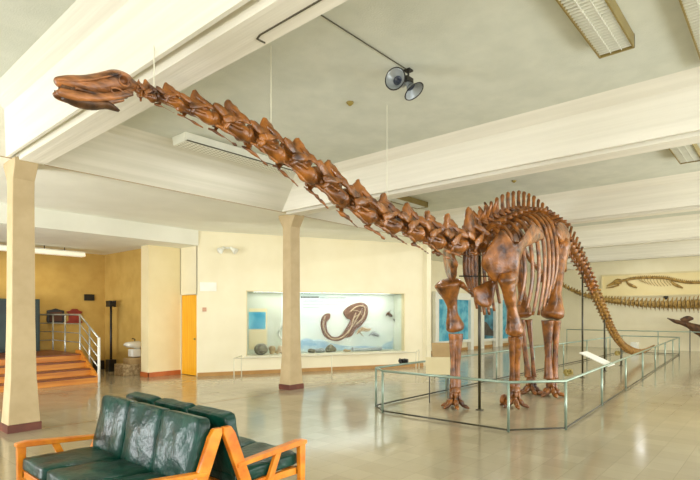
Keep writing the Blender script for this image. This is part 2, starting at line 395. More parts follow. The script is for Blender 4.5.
# ------------------------------------------------------------------ the great skeleton
SY = 4.1
sk = thing('dinosaur_skeleton', 'huge brown long-necked dinosaur skeleton standing inside the railing', 'dinosaur skeleton', (9.6, SY, 0))
def part(name, bm, m=None, rough=.012, parent=None, smooth=True, label=None, seed=0):
    if rough: roughen(bm, rough, 7, seed)
    o = obj(name, bm, m or M['bone'], parent or sk, smooth=smooth, world=(parent is None))
    if parent is not None:
        o.data.transform(Matrix.Translation(-sk.location))
    if label: o['label'] = label
    return o
def SP(x, y, yy=SY): return at_y(x, y, yy)

def local(o, T, N, Bv): return lambda a, n, s: Vector(o)+T*a+N*n+Bv*s
def add_l(bm, f, rows, up, n=8, k=3):
    loft(bm, [tuple(f(*r[:3]))+(r[3], r[4]) for r in rows], n, k, up)
# neck
neck_c = [(137, 88), (146, 93), (167, 97.5), (194, 108), (228, 122), (262, 140), (294, 160), (325, 182), (355, 203), (382, 217), (406, 225), (427, 233.5), (448, 240), (470, 240)]
neck_h = [.13, .17, .20, .25, .32, .37, .41, .44, .46, .48, .49, .52, .56, .6]
pts = [SP(*c) for c in neck_c]
Bx = Vector((0, 1, 0))
for i, p in enumerate(pts):
    T = (pts[min(i+1, len(pts)-1)]-pts[max(i-1, 0)]).normalized(); Nn = Bx.cross(T)*-1
    if Nn.z < 0: Nn = -Nn
    prv = pts[i-1] if i else p-(pts[1]-p); nxt = pts[i+1] if i < len(pts)-1 else p+(p-pts[i-1])
    L = (nxt-prv).length/2*1.02; H = neck_h[i]
    f = local(p, T, Nn, Bx); bm = B()
    # centrum: spool with ball in front and cup behind
    add_l(bm, f, [(-L*.52, -H*.12, 0, H*.10, H*.10), (-L*.45, -H*.12, 0, H*.25, H*.19), (-L*.2, -H*.12, 0, H*.12, H*.14), (L*.15, -H*.14, 0, H*.11, H*.13), (L*.38, -H*.14, 0, H*.26, H*.22), (L*.5, -H*.14, 0, H*.27, H*.23), (L*.53, -H*.14, 0, H*.18, H*.15)], Nn, 12)
    # neural arch, a narrow wall
    add_l(bm, f, [(-L*.42, H*.1, 0, H*.10, H*.10), (-L*.1, H*.14, 0, H*.11, H*.18), (L*.2, H*.16, 0, H*.13, H*.18), (L*.46, H*.14, 0, H*.10, H*.1)], Nn, 10)
    # neural spine: broad pointed saddle
    tall = 1.0 if i < 12 else (1.1 if i == 12 else 1.45)
    add_l(bm, f, [(L*.08, H*.12, 0, H*.14, L*.4), (L*.08, H*.28, 0, H*.11, L*.36), (L*.04, H*.42*tall, 0, H*.085, L*.25), (L*.0, H*.54*tall, 0, H*.07, L*.14), (-L*.03, H*.65*tall, 0, H*.045, L*.05)], T, 10)
    for sg in (-1, 1):
        # zygapophyses fore and aft as flat plates, joined by laminae over the side
        add_l(bm, f, [(L*.1, H*.08, sg*H*.12, H*.05, H*.1), (-L*.2, H*.06, sg*H*.26, H*.035, H*.12), (-L*.42, H*.12, sg*H*.3, H*.035, H*.12), (-L*.56, H*.18, sg*H*.29, H*.03, H*.05)], Nn, 8)
        add_l(bm, f, [(L*.0, H*.46, sg*H*.03, H*.03, H*.05), (L*.18, H*.32, sg*H*.16, H*.04, H*.08), (L*.36, H*.18, sg*H*.27, H*.04, H*.1), (L*.5, H*.12, sg*H*.29, H*.045, H*.06)], Nn, 8)
        # wing-like side plate down to the rib
        add_l(bm, f, [(L*.36, H*.22, sg*H*.22, H*.03, H*.05), (L*.12, H*.08, sg*H*.3, H*.03, H*.08), (-L*.1, -H*.04, sg*H*.34, H*.03, H*.11), (-L*.28, -H*.16, sg*H*.32, H*.03, H*.08)], Nn, 8)
        add_l(bm, f, [(-L*.12, -H*.04, sg*H*.3, H*.045, L*.1), (-L*.16, -H*.22, sg*H*.3, H*.03, L*.07), (-L*.2, -H*.36, sg*H*.24, H*.03, L*.05)], T, 7, 2)
        add_l(bm, f, [(L*.3, -H*.12, sg*H*.2, H*.06, H*.05), (L*.02, -H*.1, sg*H*.16, H*.03, H*.035), (-L*.26, -H*.2, sg*H*.2, H*.05, H*.05)], Nn, 7)
        # cervical rib: hanging hook pointing aft
        if i > 1:
            add_l(bm, f, [(-L*.4, -H*.36, sg*H*.2, H*.015, H*.02), (-L*.24, -H*.36, sg*H*.2, H*.035, H*.05), (-L*.0, -H*.4, sg*H*.2, H*.03, H*.04), (L*.22, -H*.46, sg*H*.2, H*.022, H*.026), (L*.4, -H*.5, sg*H*.2, H*.01, H*.012)], Nn, 7)
    roughen(bm, H*.05, 16, i); part('neck_vertebra', bm, rough=H*.04, seed=i)

# back vertebrae with tall spines
back_c = [(482, 238), (494, 231), (506, 225), (518, 222), (530, 223), (540, 227), (549, 232), (557, 238)]
back_p = [SP(*c) for c in back_c]
def resample(P, step_fn):
    out = [P[0].copy()]; i = 0; cur = P[0].copy()
    while True:
        step = step_fn(len(out)); rem = step
        while i < len(P)-1 and (P[i+1]-cur).length < rem:
            rem -= (P[i+1]-cur).length; cur = P[i+1].copy(); i += 1
        if i >= len(P)-1: break
        cur = cur+(P[i+1]-cur).normalized()*rem; out.append(cur.copy())
    return out
cm = lambda P, k: [Vector(q) for q in catmull([tuple(p) for p in P], k)]
bp = resample(cm(back_p, 4), lambda n: .245)
for i, p in enumerate(bp):
    T = (bp[min(i+1, len(bp)-1)]-bp[max(i-1, 0)]).normalized(); Nn = Vector((-T.z, 0, T.x)); L = .25
    if Nn.z < 0: Nn = -Nn
    Nn = (Nn+Vector((0, 0, .6))).normalized()
    f = local(p, T, Nn, Bx); bm = B()
    fr = i/(len(bp)-1)
    add_l(bm, f, [(-L*.48, 0, 0, .15, .14), (0, 0, 0, .11, .1), (L*.48, 0, 0, .16, .15)], Nn, 10)
    hs = .49+.13*math.sin(fr*PI)
    add_l(bm, f, [(0, .08, 0, .09, .09), (-.01, .2, 0, .05, .06), (.0, hs-.14, 0, .035, .032), (.02, hs-.04, 0, .042, .032), (.03, hs, 0, .018, .02)], T, 8)
    for sg in (-1, 1):
        add_l(bm, f, [(0, .1, sg*.05, .05, .07), (0, .2, sg*.2, .04, .05), (.02, .22, sg*.36, .035, .04)], Nn, 7)
        add_l(bm, f, [(-.02, .3, sg*.03, .03, .03), (.08, .18, sg*.14, .035, .035), (.14, .1, sg*.18, .03, .03)], Nn, 6)
        if i < 3: add_l(bm, f, [(0, .3, 0, .04, .04), (0, hs-.06, sg*.09, .03, .04), (.0, hs, sg*.12, .015, .02)], T, 6)
    part('back_vertebra', bm, seed=20+i)

# tail
tail_c = [(562, 238), (569, 245), (577, 257), (585, 271), (592, 286), (599, 301), (605, 315), (611, 328), (618, 340), (626, 348.5), (636, 352.2), (645, 351), (654, 346)]
tail_w = cm([SP(*c) for c in tail_c], 5)
tp = resample(tail_w, lambda n: max(.235-.0025*n, .13))
nt_ = len(tp)
for i, p in enumerate(tp):
    fr = i/(nt_-1); T = (tp[min(i+1, nt_-1)]-tp[max(i-1, 0)]).normalized(); Nn = Vector((-T.z, 0, T.x))
    if Nn.x < 0 and Nn.z < 0: Nn = -Nn
    L = (tp[min(i+1, nt_-1)]-tp[max(i-1, 0)]).length/2*1.02
    if i in (0, nt_-1): L *= 2
    r = .13*(1-fr)**.9+.032
    f = local(p, T, Nn, Bx); bm = B()
    add_l(bm, f, [(-L*.48, 0, 0, r, r), (0, 0, 0, r*.72, r*.72), (L*.48, 0, 0, r, r)], Nn, 9, 2)
    hs = r*2.1*(1-fr*.4)+max(0, .2-fr*.9)
    add_l(bm, f, [(0, r*.5, 0, r*.45, L*.3), (L*.2, hs*.6, 0, r*.25, L*.2), (L*.5, hs, 0, r*.22, L*.17)], T, 6, 2)
    if fr < .75:
        add_l(bm, f, [(L*.3, -r*.6, 0, r*.25, r*.2), (L*.7, -r*1.55*(1-fr*.3), 0, r*.14, r*.14)], T, 6, 1)
    if fr < .4:
        for sg in (-1, 1): add_l(bm, f, [(0, 0, sg*r*.6, r*.3, r*.25), (L*.1, -r*.1, sg*(r+.07*(1-fr*2.2)), r*.15, r*.15)], Nn, 6, 1)
    part('tail_vertebra', bm, M['bonetail'] if fr > .18 else M['bone'], rough=.008, seed=50+i)

# ribs
bpf = cm(bp, 6)
for i in range(9):
    xr = 8.3+.235*i
    p = min(bpf, key=lambda v: abs(v.x-xr))
    fr = i/8
    w = .38+.2*math.sin(min(fr*1.2, 1)*PI*.6)
    zb = [2.15, 2.0, 1.85, 1.72, 1.66, 1.66, 1.74, 1.9, 2.1][i]
    for sg in (-1, 1):
        bm = B(); zt = p.z+.1
        rows = [(xr, SY+sg*.1, zt-.02, .05, .03), (xr+.01, SY+sg*w*.6, zt+.0, .05, .034), (xr+.03, SY+sg*w*.93, zt-.22, .055, .036), (xr+.08, SY+sg*w*1.06, zt-.62, .06, .034),
                (xr+.12, SY+sg*w*1.04, (zt-.62)*.5+zb*.5, .066, .03), (xr+.1, SY+sg*w*.86, zb, .045, .024)]
        loft(bm, rows, 8, 4, Vector((0, 1, 0)))
        part('rib', bm, rough=.006, seed=i)

# shoulder blades: broad plate, narrow neck, flared blade
def plate(bm, outline, th, outward):
    """outline: list of 3D points (ordered); thickened plate with domed centre"""
    c = sum((Vector(p) for p in outline), Vector())/len(outline)
    n = len(outline); P = [Vector(q) for q in catmull([tuple(p) for p in outline]+[tuple(outline[0])], 3)[:-1]]
    o = Vector(outward).normalized(); m = len(P)
    rings = []
    for k, (s, h) in enumerate(((1, 0), (.97, .5), (.8, .95), (.5, 1.15), (.2, 1.2))):
        rings.append([bm.verts.new(c+(q-c)*s+o*(th*h*.5)) for q in P])
    back = [bm.verts.new(c+(q-c)*s-o*(th*h*.5)) for s, h in ((.97, .5), (.5, .8)) for q in P]
    rb = [back[:m], back[m:]]
    for a, b2 in zip(rings, rings[1:]):
        for j in range(m): bm.faces.new((a[j], a[(j+1) % m], b2[(j+1) % m], b2[j]))
    bm.faces.new(rings[-1])
    for a, b2 in ((rings[0], rb[0]), (rb[0], rb[1])):
        for j in range(m): bm.faces.new((a[(j+1) % m], a[j], b2[j], b2[(j+1) % m]))
    bm.faces.new(rb[1][::-1])
def ribbon(bm, pairs, out, th, n=14, k=4):
    """plate with the upper and lower edge given pair by pair, thickness th, slightly domed"""
    rows = catmull([tuple(a)+tuple(c)+(t,) for (a, c), t in zip(pairs, th)], k); rings = []
    o = Vector(out).normalized()
    for r in rows:
        a, c = Vector(r[:3]), Vector(r[3:6]); m_, h = (a+c)/2, (a-c)/2
        rings.append([bm.verts.new(m_+h*math.cos(2*PI*j/n)+o*(r[6]*math.sin(2*PI*j/n))) for j in range(n)])
    for a, c in zip(rings, rings[1:]):
        for j in range(n): bm.faces.new((a[j], a[(j+1) % n], c[(j+1) % n], c[j]))
    bm.faces.new(rings[0][::-1]); bm.faces.new(rings[-1])
def scap(sg, dx=0):
    prs = [((482.5, 257), (482, 266)), ((487, 249), (486, 272)), ((494, 238), (493, 281)), ((502, 230), (501, 281)), ((508, 235), (510, 277)), ((512, 243), (517, 275)), ((517, 243.5), (521, 258)), ((523, 236), (524, 249)), ((529, 227), (532, 244)), ((532.5, 222.5), (543.5, 238.5)), ((534.5, 223), (544.5, 237.5))]
    P = []
    for (xa, ya), (xb, yb) in prs:
        yy = lambda x: 3.92-.42*min(1, (x-482)/34)-.06*max(0, (x-516)/28)
        a, c = at_y(xa, ya, yy(xa)), at_y(xb, yb, yy(xb)+.04)
        if sg > 0: a.y, c.y = 2*SY-a.y, 2*SY-c.y; a.x += dx; c.x += dx
        P.append((a, c))
    bm = B(); ribbon(bm, P, (-.45, sg, 0), [.03, .05, .06, .07, .07, .06, .05, .04, .035, .03, .015])
    part('shoulder_blade', bm, rough=.02, seed=5)
scap(-1); scap(1, -.35)
P = [at_y(x, y, 4.05-.01*(x-484)) for x, y in ((473, 288), (482, 284), (492, 279), (496, 284), (494, 296), (491, 306), (482, 307), (475, 300))]
bm = B(); plate(bm, P, .08, (-.6, -.8, 0)); part('breastbone', bm, rough=.012)
P = [at_y(x, y, 4.3) for x, y in ((461, 284), (468, 291), (476, 298), (477, 309))]
bm = B(); loft(bm, [tuple(p)+(r, r) for p, r in zip(P, (.055, .03, .035, .03))], 8, 3); part('collar_bone', bm, rough=.01)

def limb(bm, pts_r, seed=0, n=14): loft(bm, pts_r, n, 4, Vector((0, 1, 0)))
def col_limb(rows):
    bm = B()
    loft(bm, [(x, y, z, ra, rb) for x, y, z, ra, rb in rows], 14, 4, Vector((0, 1, 0)))
    return bm
# for vertical lofts with up=(0,1,0): ra is along x (fore-aft), rb along y
def front_leg(S, E, A, wide, w2=1.0):
    """shoulder, elbow, ankle"""
    S, E, A = Vector(S), Vector(E), Vector(A)
    mix = lambda a, b, t: a+(b-a)*t
    def R(p, a, c): return (p.x, p.y, p.z, a, c)
    k = wide
    bm = col_limb([R(mix(S, E, -.04), .14*k, .12*w2), R(mix(S, E, .04), .25*k, .23*w2), R(mix(S, E, .16), .21*k, .2*w2), R(mix(S, E, .4), .13, .10), R(mix(S, E, .62), .09, .095), R(mix(S, E, .82), .15, .14), R(mix(S, E, .95), .17, .16), R(mix(S, E, 1), .12, .12)])
    part('upper_arm_bone', bm, rough=.022, seed=3)
    for o, r, nm in ((Vector((.035, -.03, 0)), 1.1, 'forearm_bone'), (Vector((-.035, .035, 0)), .85, 'forearm_bone')):
        a, c = E+o+Vector((0, 0, -.05)), A+o*.8
        bm = col_limb([R(mix(a, c, 0), .09*r, .085*r), R(mix(a, c, .12), .08*r, .08*r), R(mix(a, c, .5), .05*r, .052*r), R(mix(a, c, .85), .058*r, .06*r), R(mix(a, c, 1), .07*r, .07*r)])
        part(nm, bm, rough=.012, seed=8)
    foot(A, .17)
def foot(A, spread, claws=1.0, n=5):
    bm = B(); 
    loft(bm, [(A.x, A.y, A.z+.03, .07, .07), (A.x, A.y, A.z-.03, .1, .1), (A.x, A.y, A.z-.08, .1, .1)], 12, 2, Vector((0, 1, 0)))
    for k in range(n):
        ang = math.radians(130+ (k-(n-1)/2)*(300/n)) + .52
        dx, dy = math.cos(ang), math.sin(ang)
        z0 = A.z-.07
        r0 = .045*claws
        rows = [(A.x+dx*.06, A.y+dy*.06, z0, r0, r0), (A.x+dx*.085, A.y+dy*.085, z0*.55, r0*.7, r0*.7), (A.x+dx*.11, A.y+dy*.11, z0*.3+.03, r0*1.05, r0*1.05), (A.x+dx*.15, A.y+dy*.15, .06, r0*.85, r0*.8), (A.x+dx*spread*1.15, A.y+dy*spread*1.15, .045, r0*.9, r0*.8), (A.x+dx*(spread+.09), A.y+dy*(spread+.09), .02, r0*.35, r0*.35)]
        loft(bm, rows, 8, 3, Vector((0, 0, 1)) if k % 2 else Vector((.1, .1, 1)))
    for v in bm.verts: v.co.z = max(v.co.z, .004)
    part('foot', bm, rough=.006, seed=2)
def claw(x, y, yy):
    p = at_y(x, y, yy); bm = B()
    loft(bm, [(p.x+.1, yy, .13, .05, .06), (p.x+.03, yy, .15, .06, .075), (p.x-.04, yy, .09, .045, .06), (p.x-.05, yy, .03, .02, .02)], 10, 3)
    part('claw', bm, rough=.008)
claw(503, 402, 3.95); claw(533, 392, 4.3)
front_leg((8.25, 3.64, 2.36), (8.68, 3.68, 1.33), (8.82, 3.75, .36), .9, .65)
front_leg((7.84, 4.55, 2.26), (8.06, 4.52, 1.38), (8.05, 4.52, .36), 1.0)
def hind_leg(Hp, K, A, sc=1):
    Hp, K, A = Vector(Hp), Vector(K), Vector(A)
    mix = lambda a, b, t: a+(b-a)*t
    def R(p, a, c): return (p.x, p.y, p.z, a*sc, c*sc)
    bm = col_limb([R(mix(Hp, K, -.03), .1, .12), R(mix(Hp, K, .05), .2, .16), R(mix(Hp, K, .18), .19, .13), R(mix(Hp, K, .45), .145, .11), R(mix(Hp, K, .7), .14, .12), R(mix(Hp, K, .88), .19, .19), R(mix(Hp, K, .97), .2, .21), R(mix(Hp, K, 1.0), .13, .15)])
    part('thigh_bone', bm, rough=.025, seed=4)
    for o, r in ((Vector((.07, -.065, 0)), .9), (Vector((-.05, .065, 0)), 1.2)):
        a, c = K+o+Vector((0, 0, -.05)), A+o*.7
        bm = col_limb([R(mix(a, c, 0), .1*r, .1*r), R(mix(a, c, .12), .085*r, .085*r), R(mix(a, c, .5), .052*r, .055*r), R(mix(a, c, .85), .06*r, .065*r), R(mix(a, c, 1), .08*r, .08*r)])
        part('shin_bone', bm, rough=.012, seed=9)
    foot(A, .2, 1.15)
hind_leg((10.98, 3.62, 3.2), (10.44, 3.65, 1.6), (10.5, 3.68, .36), 1.08)
hind_leg((10.95, 4.6, 3.15), (10.7, 4.32, 1.6), (10.55, 4.12, .34), .8)
# pelvis
for sg in (-1, 1):
    y = SY+sg*.47
    bm = B(); plate(bm, [(10.45, y+sg*.05, 3.42), (10.75, y, 3.58), (11.1, y, 3.58), (11.4, y, 3.42), (11.35, y, 3.25), (11.05, y+sg*.05, 3.22), (10.75, y+sg*.05, 3.15), (10.5, y+sg*.07, 3.25)], .1, (0, sg, 0)); part('hip_blade', bm, rough=.02)
    bm = B(); loft(bm, [(10.85, y, 3.25, .09, .06), (10.6, y-sg*.05, 2.8, .06, .05), (10.3, y-sg*.2, 2.35, .08, .05)], 10, 3); part('pubic_bone', bm)
    bm = B(); loft(bm, [(11.1, y, 3.25, .08, .06), (11.4, y-sg*.1, 2.9, .05, .045), (11.75, y-sg*.22, 2.65, .07, .045)], 10, 3); part('ischium', bm)

# skull -------------------------------------------------
def apply_cuts(o, cutters):
    for c in cutters:
        m = o.modifiers.new('cut', 'BOOLEAN'); m.operation = 'DIFFERENCE'; m.object = c; m.solver = 'EXACT'
    dg = bpy.context.evaluated_depsgraph_get(); dg.update()
    me = bpy.data.meshes.new_from_object(o.evaluated_get(dg)); o.modifiers.clear(); o.data = me
    for p in me.polygons: p.use_smooth = True
    for c in cutters: bpy.data.objects.remove(c)
rows = []
for x, top, bot, w in ((54.5, 80, 84.5, .02), (57, 77, 87, .045), (65, 76, 88.5, .055), (76, 76, 90.5, .055), (88, 75, 93.5, .06), (100, 73.5, 95.5, .075), (109, 71.8, 96, .09), (116, 70.8, 96, .1), (124, 72.5, 95, .1), (130, 77, 93, .08), (135.5, 82, 90, .045)):
    a, c = SP(x, top), SP(x, bot); m_ = (a+c)/2; rows.append((m_.x, m_.y, m_.z, w, (a.z-c.z)/2))
bm = B(); loft(bm, rows, 22, 4)
bmesh.ops.triangulate(bm, faces=bm.faces)
skull = part('skull', bm, M['skull'], rough=.016)
bpy.context.view_layer.update()
def cutter(x, y, rx, rz, depth):
    bm = B(); p = SP(x, y, SY-.1)
    bmesh.ops.create_icosphere(bm, subdivisions=3, radius=1)
    bmesh.ops.scale(bm, vec=(rx, depth, rz), verts=bm.verts); bmesh.ops.translate(bm, vec=p, verts=bm.verts)
    return obj('cutter', bm, M['skull'])
apply_cuts(skull, [cutter(124.5, 80, .034, .034, .05), cutter(117.5, 91.5, .04, .02, .05), cutter(97, 88.5, .045, .018, .05), cutter(88, 82, .05, .01, .045)])
for (x, y, r, rz) in ((124.5, 80, .045, .045), (117.5, 91.5, .05, .026)):
    p = SP(x, y, SY-.098); bm = B()
    ring = [(p.x+r*math.cos(a), p.y+.004, p.z+rz*math.sin(a)) for a in [2*PI*k/20 for k in range(21)]]
    tube(bm, ring, .009, 8); part('socket_rim', bm, M['skull'], rough=.004, parent=skull)
for sg in (-1, 1):
    rows = []
    for x, top, bot, w in ((55.5, 89, 93, .015), (57.5, 87.5, 97.5, .026), (64, 89, 101, .03), (74, 91.5, 104, .028), (86, 94, 104.5, .024), (98, 95.5, 104.5, .022), (110, 94, 103, .022), (122, 93, 101, .02), (128, 94, 99, .01)):
        off = .03+.05*min(1, (x-56)/50)
        a, c = SP(x, top), SP(x, bot); m_ = (a+c)/2; rows.append((m_.x, SY+sg*off, m_.z, w, (a.z-c.z)/2*.85))
    bm = B(); loft(bm, rows, 12, 3); part('lower_jaw', bm, M['skull'], rough=.006, seed=sg)
bm = B()
a = [SP(62, 96), SP(76, 102), SP(92, 105), SP(106, 105), SP(119, 111)]
loft(bm, [(p.x, SY, p.z, w_, h_) for p, w_, h_ in zip(a, (.03, .06, .07, .06, .02), (.02, .035, .035, .03, .01))], 10, 3); part('jaw_shade_fill', bm, M['darkbone'], rough=.004)  # dark bone colour stands in for shade under the jaw
for dz, zz in ((0, 0), (1, 1)):
    P = [SP(x, y, SY-w_) for x, y, w_ in (((58, 80, .045), (75, 80.5, .055), (92, 79.5, .07), (108, 76.5, .088), (120, 73, .09)) if dz == 0 else ((75, 88, .055), (95, 93.5, .07), (112, 95.5, .09), (126, 90.5, .09), (134, 88, .06)))]
    bm = B(); loft(bm, [tuple(p)+(.012, .009) for p in P], 8, 4); part('brow_ridge' if dz == 0 else 'cheek_bar', bm, M['skull'], rough=.006, parent=skull)
bm = B()
a = [SP(60, 87), SP(75, 90), SP(95, 94), (SP(115, 96)), SP(126, 95)]
loft(bm, [(p.x, SY, p.z, .04, .03) for p in a], 10, 3); part('mouth_shade_fill', bm, M['darkbone'], rough=.004, parent=skull)  # dark filler between the jaws, painting the shade of the mouth gap
bm = B()
for k in range(9):
    for sg in (-1, 1):
        p = SP(57+k*1.5, 88.5); q = SP(56.5+k*1.5, 91.2)
        tube(bm, [(p.x, SY+sg*.045, p.z), (q.x, SY+sg*.04, q.z)], .004, 5)
part('teeth', bm, M['darkbone'], rough=0)

# support poles and suspension wires
def pole(x, ybase, ztop, label, yy=SY, r=.024):
    p = at_y(x, ybase, yy)
    b = B(); tube(b, [(p.x, p.y, 0), (p.x, p.y, ztop)], r, 10); lathe(b, [(.07, 0), (.07, .012), (.03, .02), (.026, .03)], (p.x, p.y, 0), 16)
    tag(obj('support_pole', b, M['poleblk'], smooth=True), label, 'support pole', 'poles holding up the great skeleton')
def tail_z(x):
    q = min(tail_w, key=lambda v: abs(v.x-x)); return q.z
pole(479.5, 406, bp[0].z-.1, 'tall dark pole under the chest between the front legs')
for x, lb in ((582.5, 'tall dark pole under the sloping tail behind the hind legs'), (604.5, 'shorter dark pole under the lower tail'), (621, 'very short dark pole under the tail end')):
    p = at_y(x, 370, SY); pole(x, 370, tail_z(p.x)-.05, lb)
b = B(); p = at_y(484, 287, SY); tube(b, [(p.x-.35, SY+.3, 2.35), (p.x+.3, SY-.4, 2.35)], .012)
part('cross_bar', b, M['black'], rough=0)
for (x, i, lb) in ((154, 1, 'thin pale wire from the ceiling to the neck behind the skull'), (271, 5, 'thin pale wire from the ceiling to the middle of the neck'), (387, 9, 'thin pale wire from the ceiling to the lower neck')):
    p = at_y(x, 100, SY); q = min(cm(pts, 4), key=lambda v: abs(v.x-p.x))
    ct = 4.5
    b = B(); tube(b, [(p.x, SY, q.z+.05), (p.x, SY, ct)], .005, 6)
    tag(obj('suspension_wire', b, M['wire']), lb, 'wire', 'wires holding up the neck')

# ------------------------------------------------------------------ railing round the skeleton
def railing(name, label, cat, path, H, gaps, r, m, low=.03, closed=False, group=None, rails=()):
    o = Vector((path[0][0], path[0][1], 0))
    t = thing(name, label, cat, o, 0, group)
    P = [Vector((x, y, 0)) for x, y in path]
    Q = P+([P[0]] if closed else [])
    b = B(); tube(b, [q+Vector((0, 0, H)) for q in Q], r, 8); obj('top_rail', b, m, t, smooth=True, world=True)
    if low is not None:
        b = B(); tube(b, [q+Vector((0, 0, low)) for q in Q], r*.7, 8); obj('floor_rail', b, M['poleblk'] if m is M['rail'] else m, t, smooth=True, world=True)
    for zz in rails:
        b = B(); tube(b, [q+Vector((0, 0, zz)) for q in Q], r*.6, 8); obj('middle_rail', b, m, t, smooth=True, world=True)
    for a, c in zip(Q, Q[1:]):
        L = (c-a).length; n = max(1, round(L/gaps))
        for k in range(n):
            q = a+(c-a)*(k/n)
            b = B(); tube(b, [q, q+Vector((0, 0, H))], r, 8); obj('post', b, m, t, smooth=True, world=True)
    if not closed:
        b = B(); tube(b, [Q[-1], Q[-1]+Vector((0, 0, H))], r, 8); obj('post', b, m, t, smooth=True, world=True)
    return t
railing('barrier_railing', 'long pale green metal railing enclosing the dinosaur skeleton', 'railing', [(7.2, 5.65), (6.86, 5.24), (6.92, 3.03), (7.6, 2.46), (24.3, 3.4), (24.3, 5.5)], .71, 2.4, .02, M['rail'], closed=True)
railing('barrier_railing', 'thin pale railing along the far wall beyond the tail', 'railing', [(25.5, 8.2), (25.5, .5)], .9, 1.9, .018, M['rail'], low=None)
# low white rail before the exhibit wall
wp = [at_z(241.5, 378, 0), at_z(234, 382, 0), at_z(416, 372.5, 0), at_z(419, 369, 0)]
railing('barrier_railing', 'low cream railing in front of the long glazed display', 'railing', [(v.x, v.y) for v in wp], .58, 2.6, .014, M['pale'], low=None)

# ------------------------------------------------------------------ stairs
st = thing('staircase', 'broad orange wooden steps up to the landing at left', 'stairs', (2.5, 12.75, 0))
RX = 5.2
for k in range(4):
    y0 = 12.75+.3*k
    b = B(); box(b, (-3, y0, 0 if k == 0 else .165*k-.02), (RX, y0+.34, .165*(k+1)-.03))
    s_ = obj('step', b, M['stepw'], st, world=True)
    b = B(); box(b, (-3, y0-.025, .165*(k+1)-.03), (RX+.02, y0+.34, .165*(k+1))); s2 = obj('tread', b, M['tread'], s_, bevel=.006)
    s2.data.transform(Matrix.Translation(-st.location))
b = B(); prism(b, [(12.74, 0), (12.74, .2), (13.75, .75), (13.98, .75), (13.98, 0)], 'x', RX, RX+.05); obj('side_board', b, M['stepw'], st, world=True)
b = B(); box(b, (-3, 14.0, 0), (RX+.05, 15.88, .655)); tag(obj('landing', b, M['tread']), 'raised dark landing at the top of the wooden steps', 'landing')
# stair railing: slope then level run to the back and along the wall
t = thing('stair_railing', 'steel stair railing with four bars beside the wooden steps', 'railing', (RX, 12.75, 0))
A0 = Vector((RX+.08, 12.75, 0)); A1 = Vector((RX+.08, 13.9, 0)); A2 = Vector((RX+.08, 15.8, 0)); A3 = Vector((-2, 15.8, 0))
for k, zz in enumerate((1.0, .76, .52, .28)):
    b = B(); e = Vector((0, 0, .655+zz)); s_ = Vector((0, 0, .08+zz))
    tube(b, [A0+s_, A1+e, A2+e, A3+e], .022 if k == 0 else .013, 8); obj('top_rail' if k == 0 else 'bar', b, M['steel'], t, smooth=True, world=True)
for q, z0, z1, r, mm in ((A0, 0, 1.1, .035, M['white']), (Vector((RX+.08, 13.3, 0)), 0, 1.37, .022, M['steel']), (A1, .0, 1.655, .022, M['steel']), (Vector((RX+.08, 14.9, 0)), 0, 1.655, .022, M['steel']), (A2, 0, 1.655, .022, M['steel']), (Vector((3.2, 15.8, 0)), .655, 1.655, .022, M['steel'])):
    b = B(); tube(b, [q+Vector((0, 0, z0)), q+Vector((0, 0, z1))], r, 8); obj('post', b, mm, t, smooth=True, world=True)

# things on the ochre wall
def wallbox(name, x0, y0, x1, y1, depth, m, label, cat, wall_y=15.99, bevel=.004):
    a = at_y(x0, y1, wall_y); c = at_y(x1, y0, wall_y)
    b = B(); box(b, (min(a.x, c.x), wall_y-depth, min(a.z, c.z)), (max(a.x, c.x), wall_y, max(a.z, c.z)))
    return tag(obj(name, b, m, bevel=bevel), label, cat)
wallbox('wall_plate', 84, 294.5, 94, 300.5, .04, M['black'], 'small dark rectangular plate high on the ochre wall', 'wall sign')
cab = thing('cabinet', 'dark teal cabinet against the wall behind the column', 'cabinet', (4.4, 15.85, .655))
b = B(); box(b, (3.4, 15.52, .655), (4.86, 15.78, 2.08)); obj('body', b, M['teal'], cab, world=True, bevel=.01)
for x0, x1 in ((3.45, 4.2), (4.22, 4.82)):
    b = B(); box(b, (x0, 15.49, .72), (x1, 15.52, 2.03)); obj('door', b, M['teal'], cab, world=True, bevel=.006)
def crest(xc, yc, w, h, m, m2, label, name):
    c = at_y(xc, yc, 15.97); pxm = 15.2/F
    W, Hh = w*pxm/2*1.25, h*pxm/2
    t = thing(name, label, 'wall plaque', (c.x, 15.998, c.z))
    return t, W, Hh
t, W_, H_ = crest(55.5, 316, 12, 14, None, None, 'black shield-shaped plaque on the ochre wall above the steps', 'shield_plaque')
b = B(); prism(b, [(-W_, H_*.75), (-W_*.5, H_*.85), (0, H_*1.05), (W_*.5, H_*.85), (W_, H_*.75), (W_, -H_*.8), (W_*.8, -H_), (-W_*.8, -H_), (-W_, -H_*.8)], 'y', -.06, 0); obj('board', b, M['black'], t, bevel=.01)
b = B(); box(b, (-W_*.7, -.075, -H_*.7), (W_*.7, -.058, H_*.55)); obj('panel', b, M['brownwall'], t)
t, W_, H_ = crest(74.5, 316, 12, 14, None, None, 'red wooden plaque with peaked top beside the handrail', 'wooden_plaque')
b = B(); prism(b, [(-W_, H_*.6), (-W_*.55, H_*.75), (-W_*.3, H_), (W_*.3, H_), (W_*.55, H_*.75), (W_, H_*.6), (W_*.7, H_*.25), (W_*.7, -H_*.6), (W_, -H_*.85), (W_*.9, -H_), (-W_*.9, -H_), (-W_, -H_*.85), (-W_*.7, -H_*.6), (-W_*.7, H_*.25)], 'y', -.06, 0); obj('board', b, M['redwood'], t, bevel=.008)
b = B(); lathe(b, [(.001, -.02), (.05, -.02), (.06, 0)], (0, -.06, H_*.25), 16, Matrix.Rotation(PI/2, 3, 'X')); obj('emblem', b, M['signbr'], t)
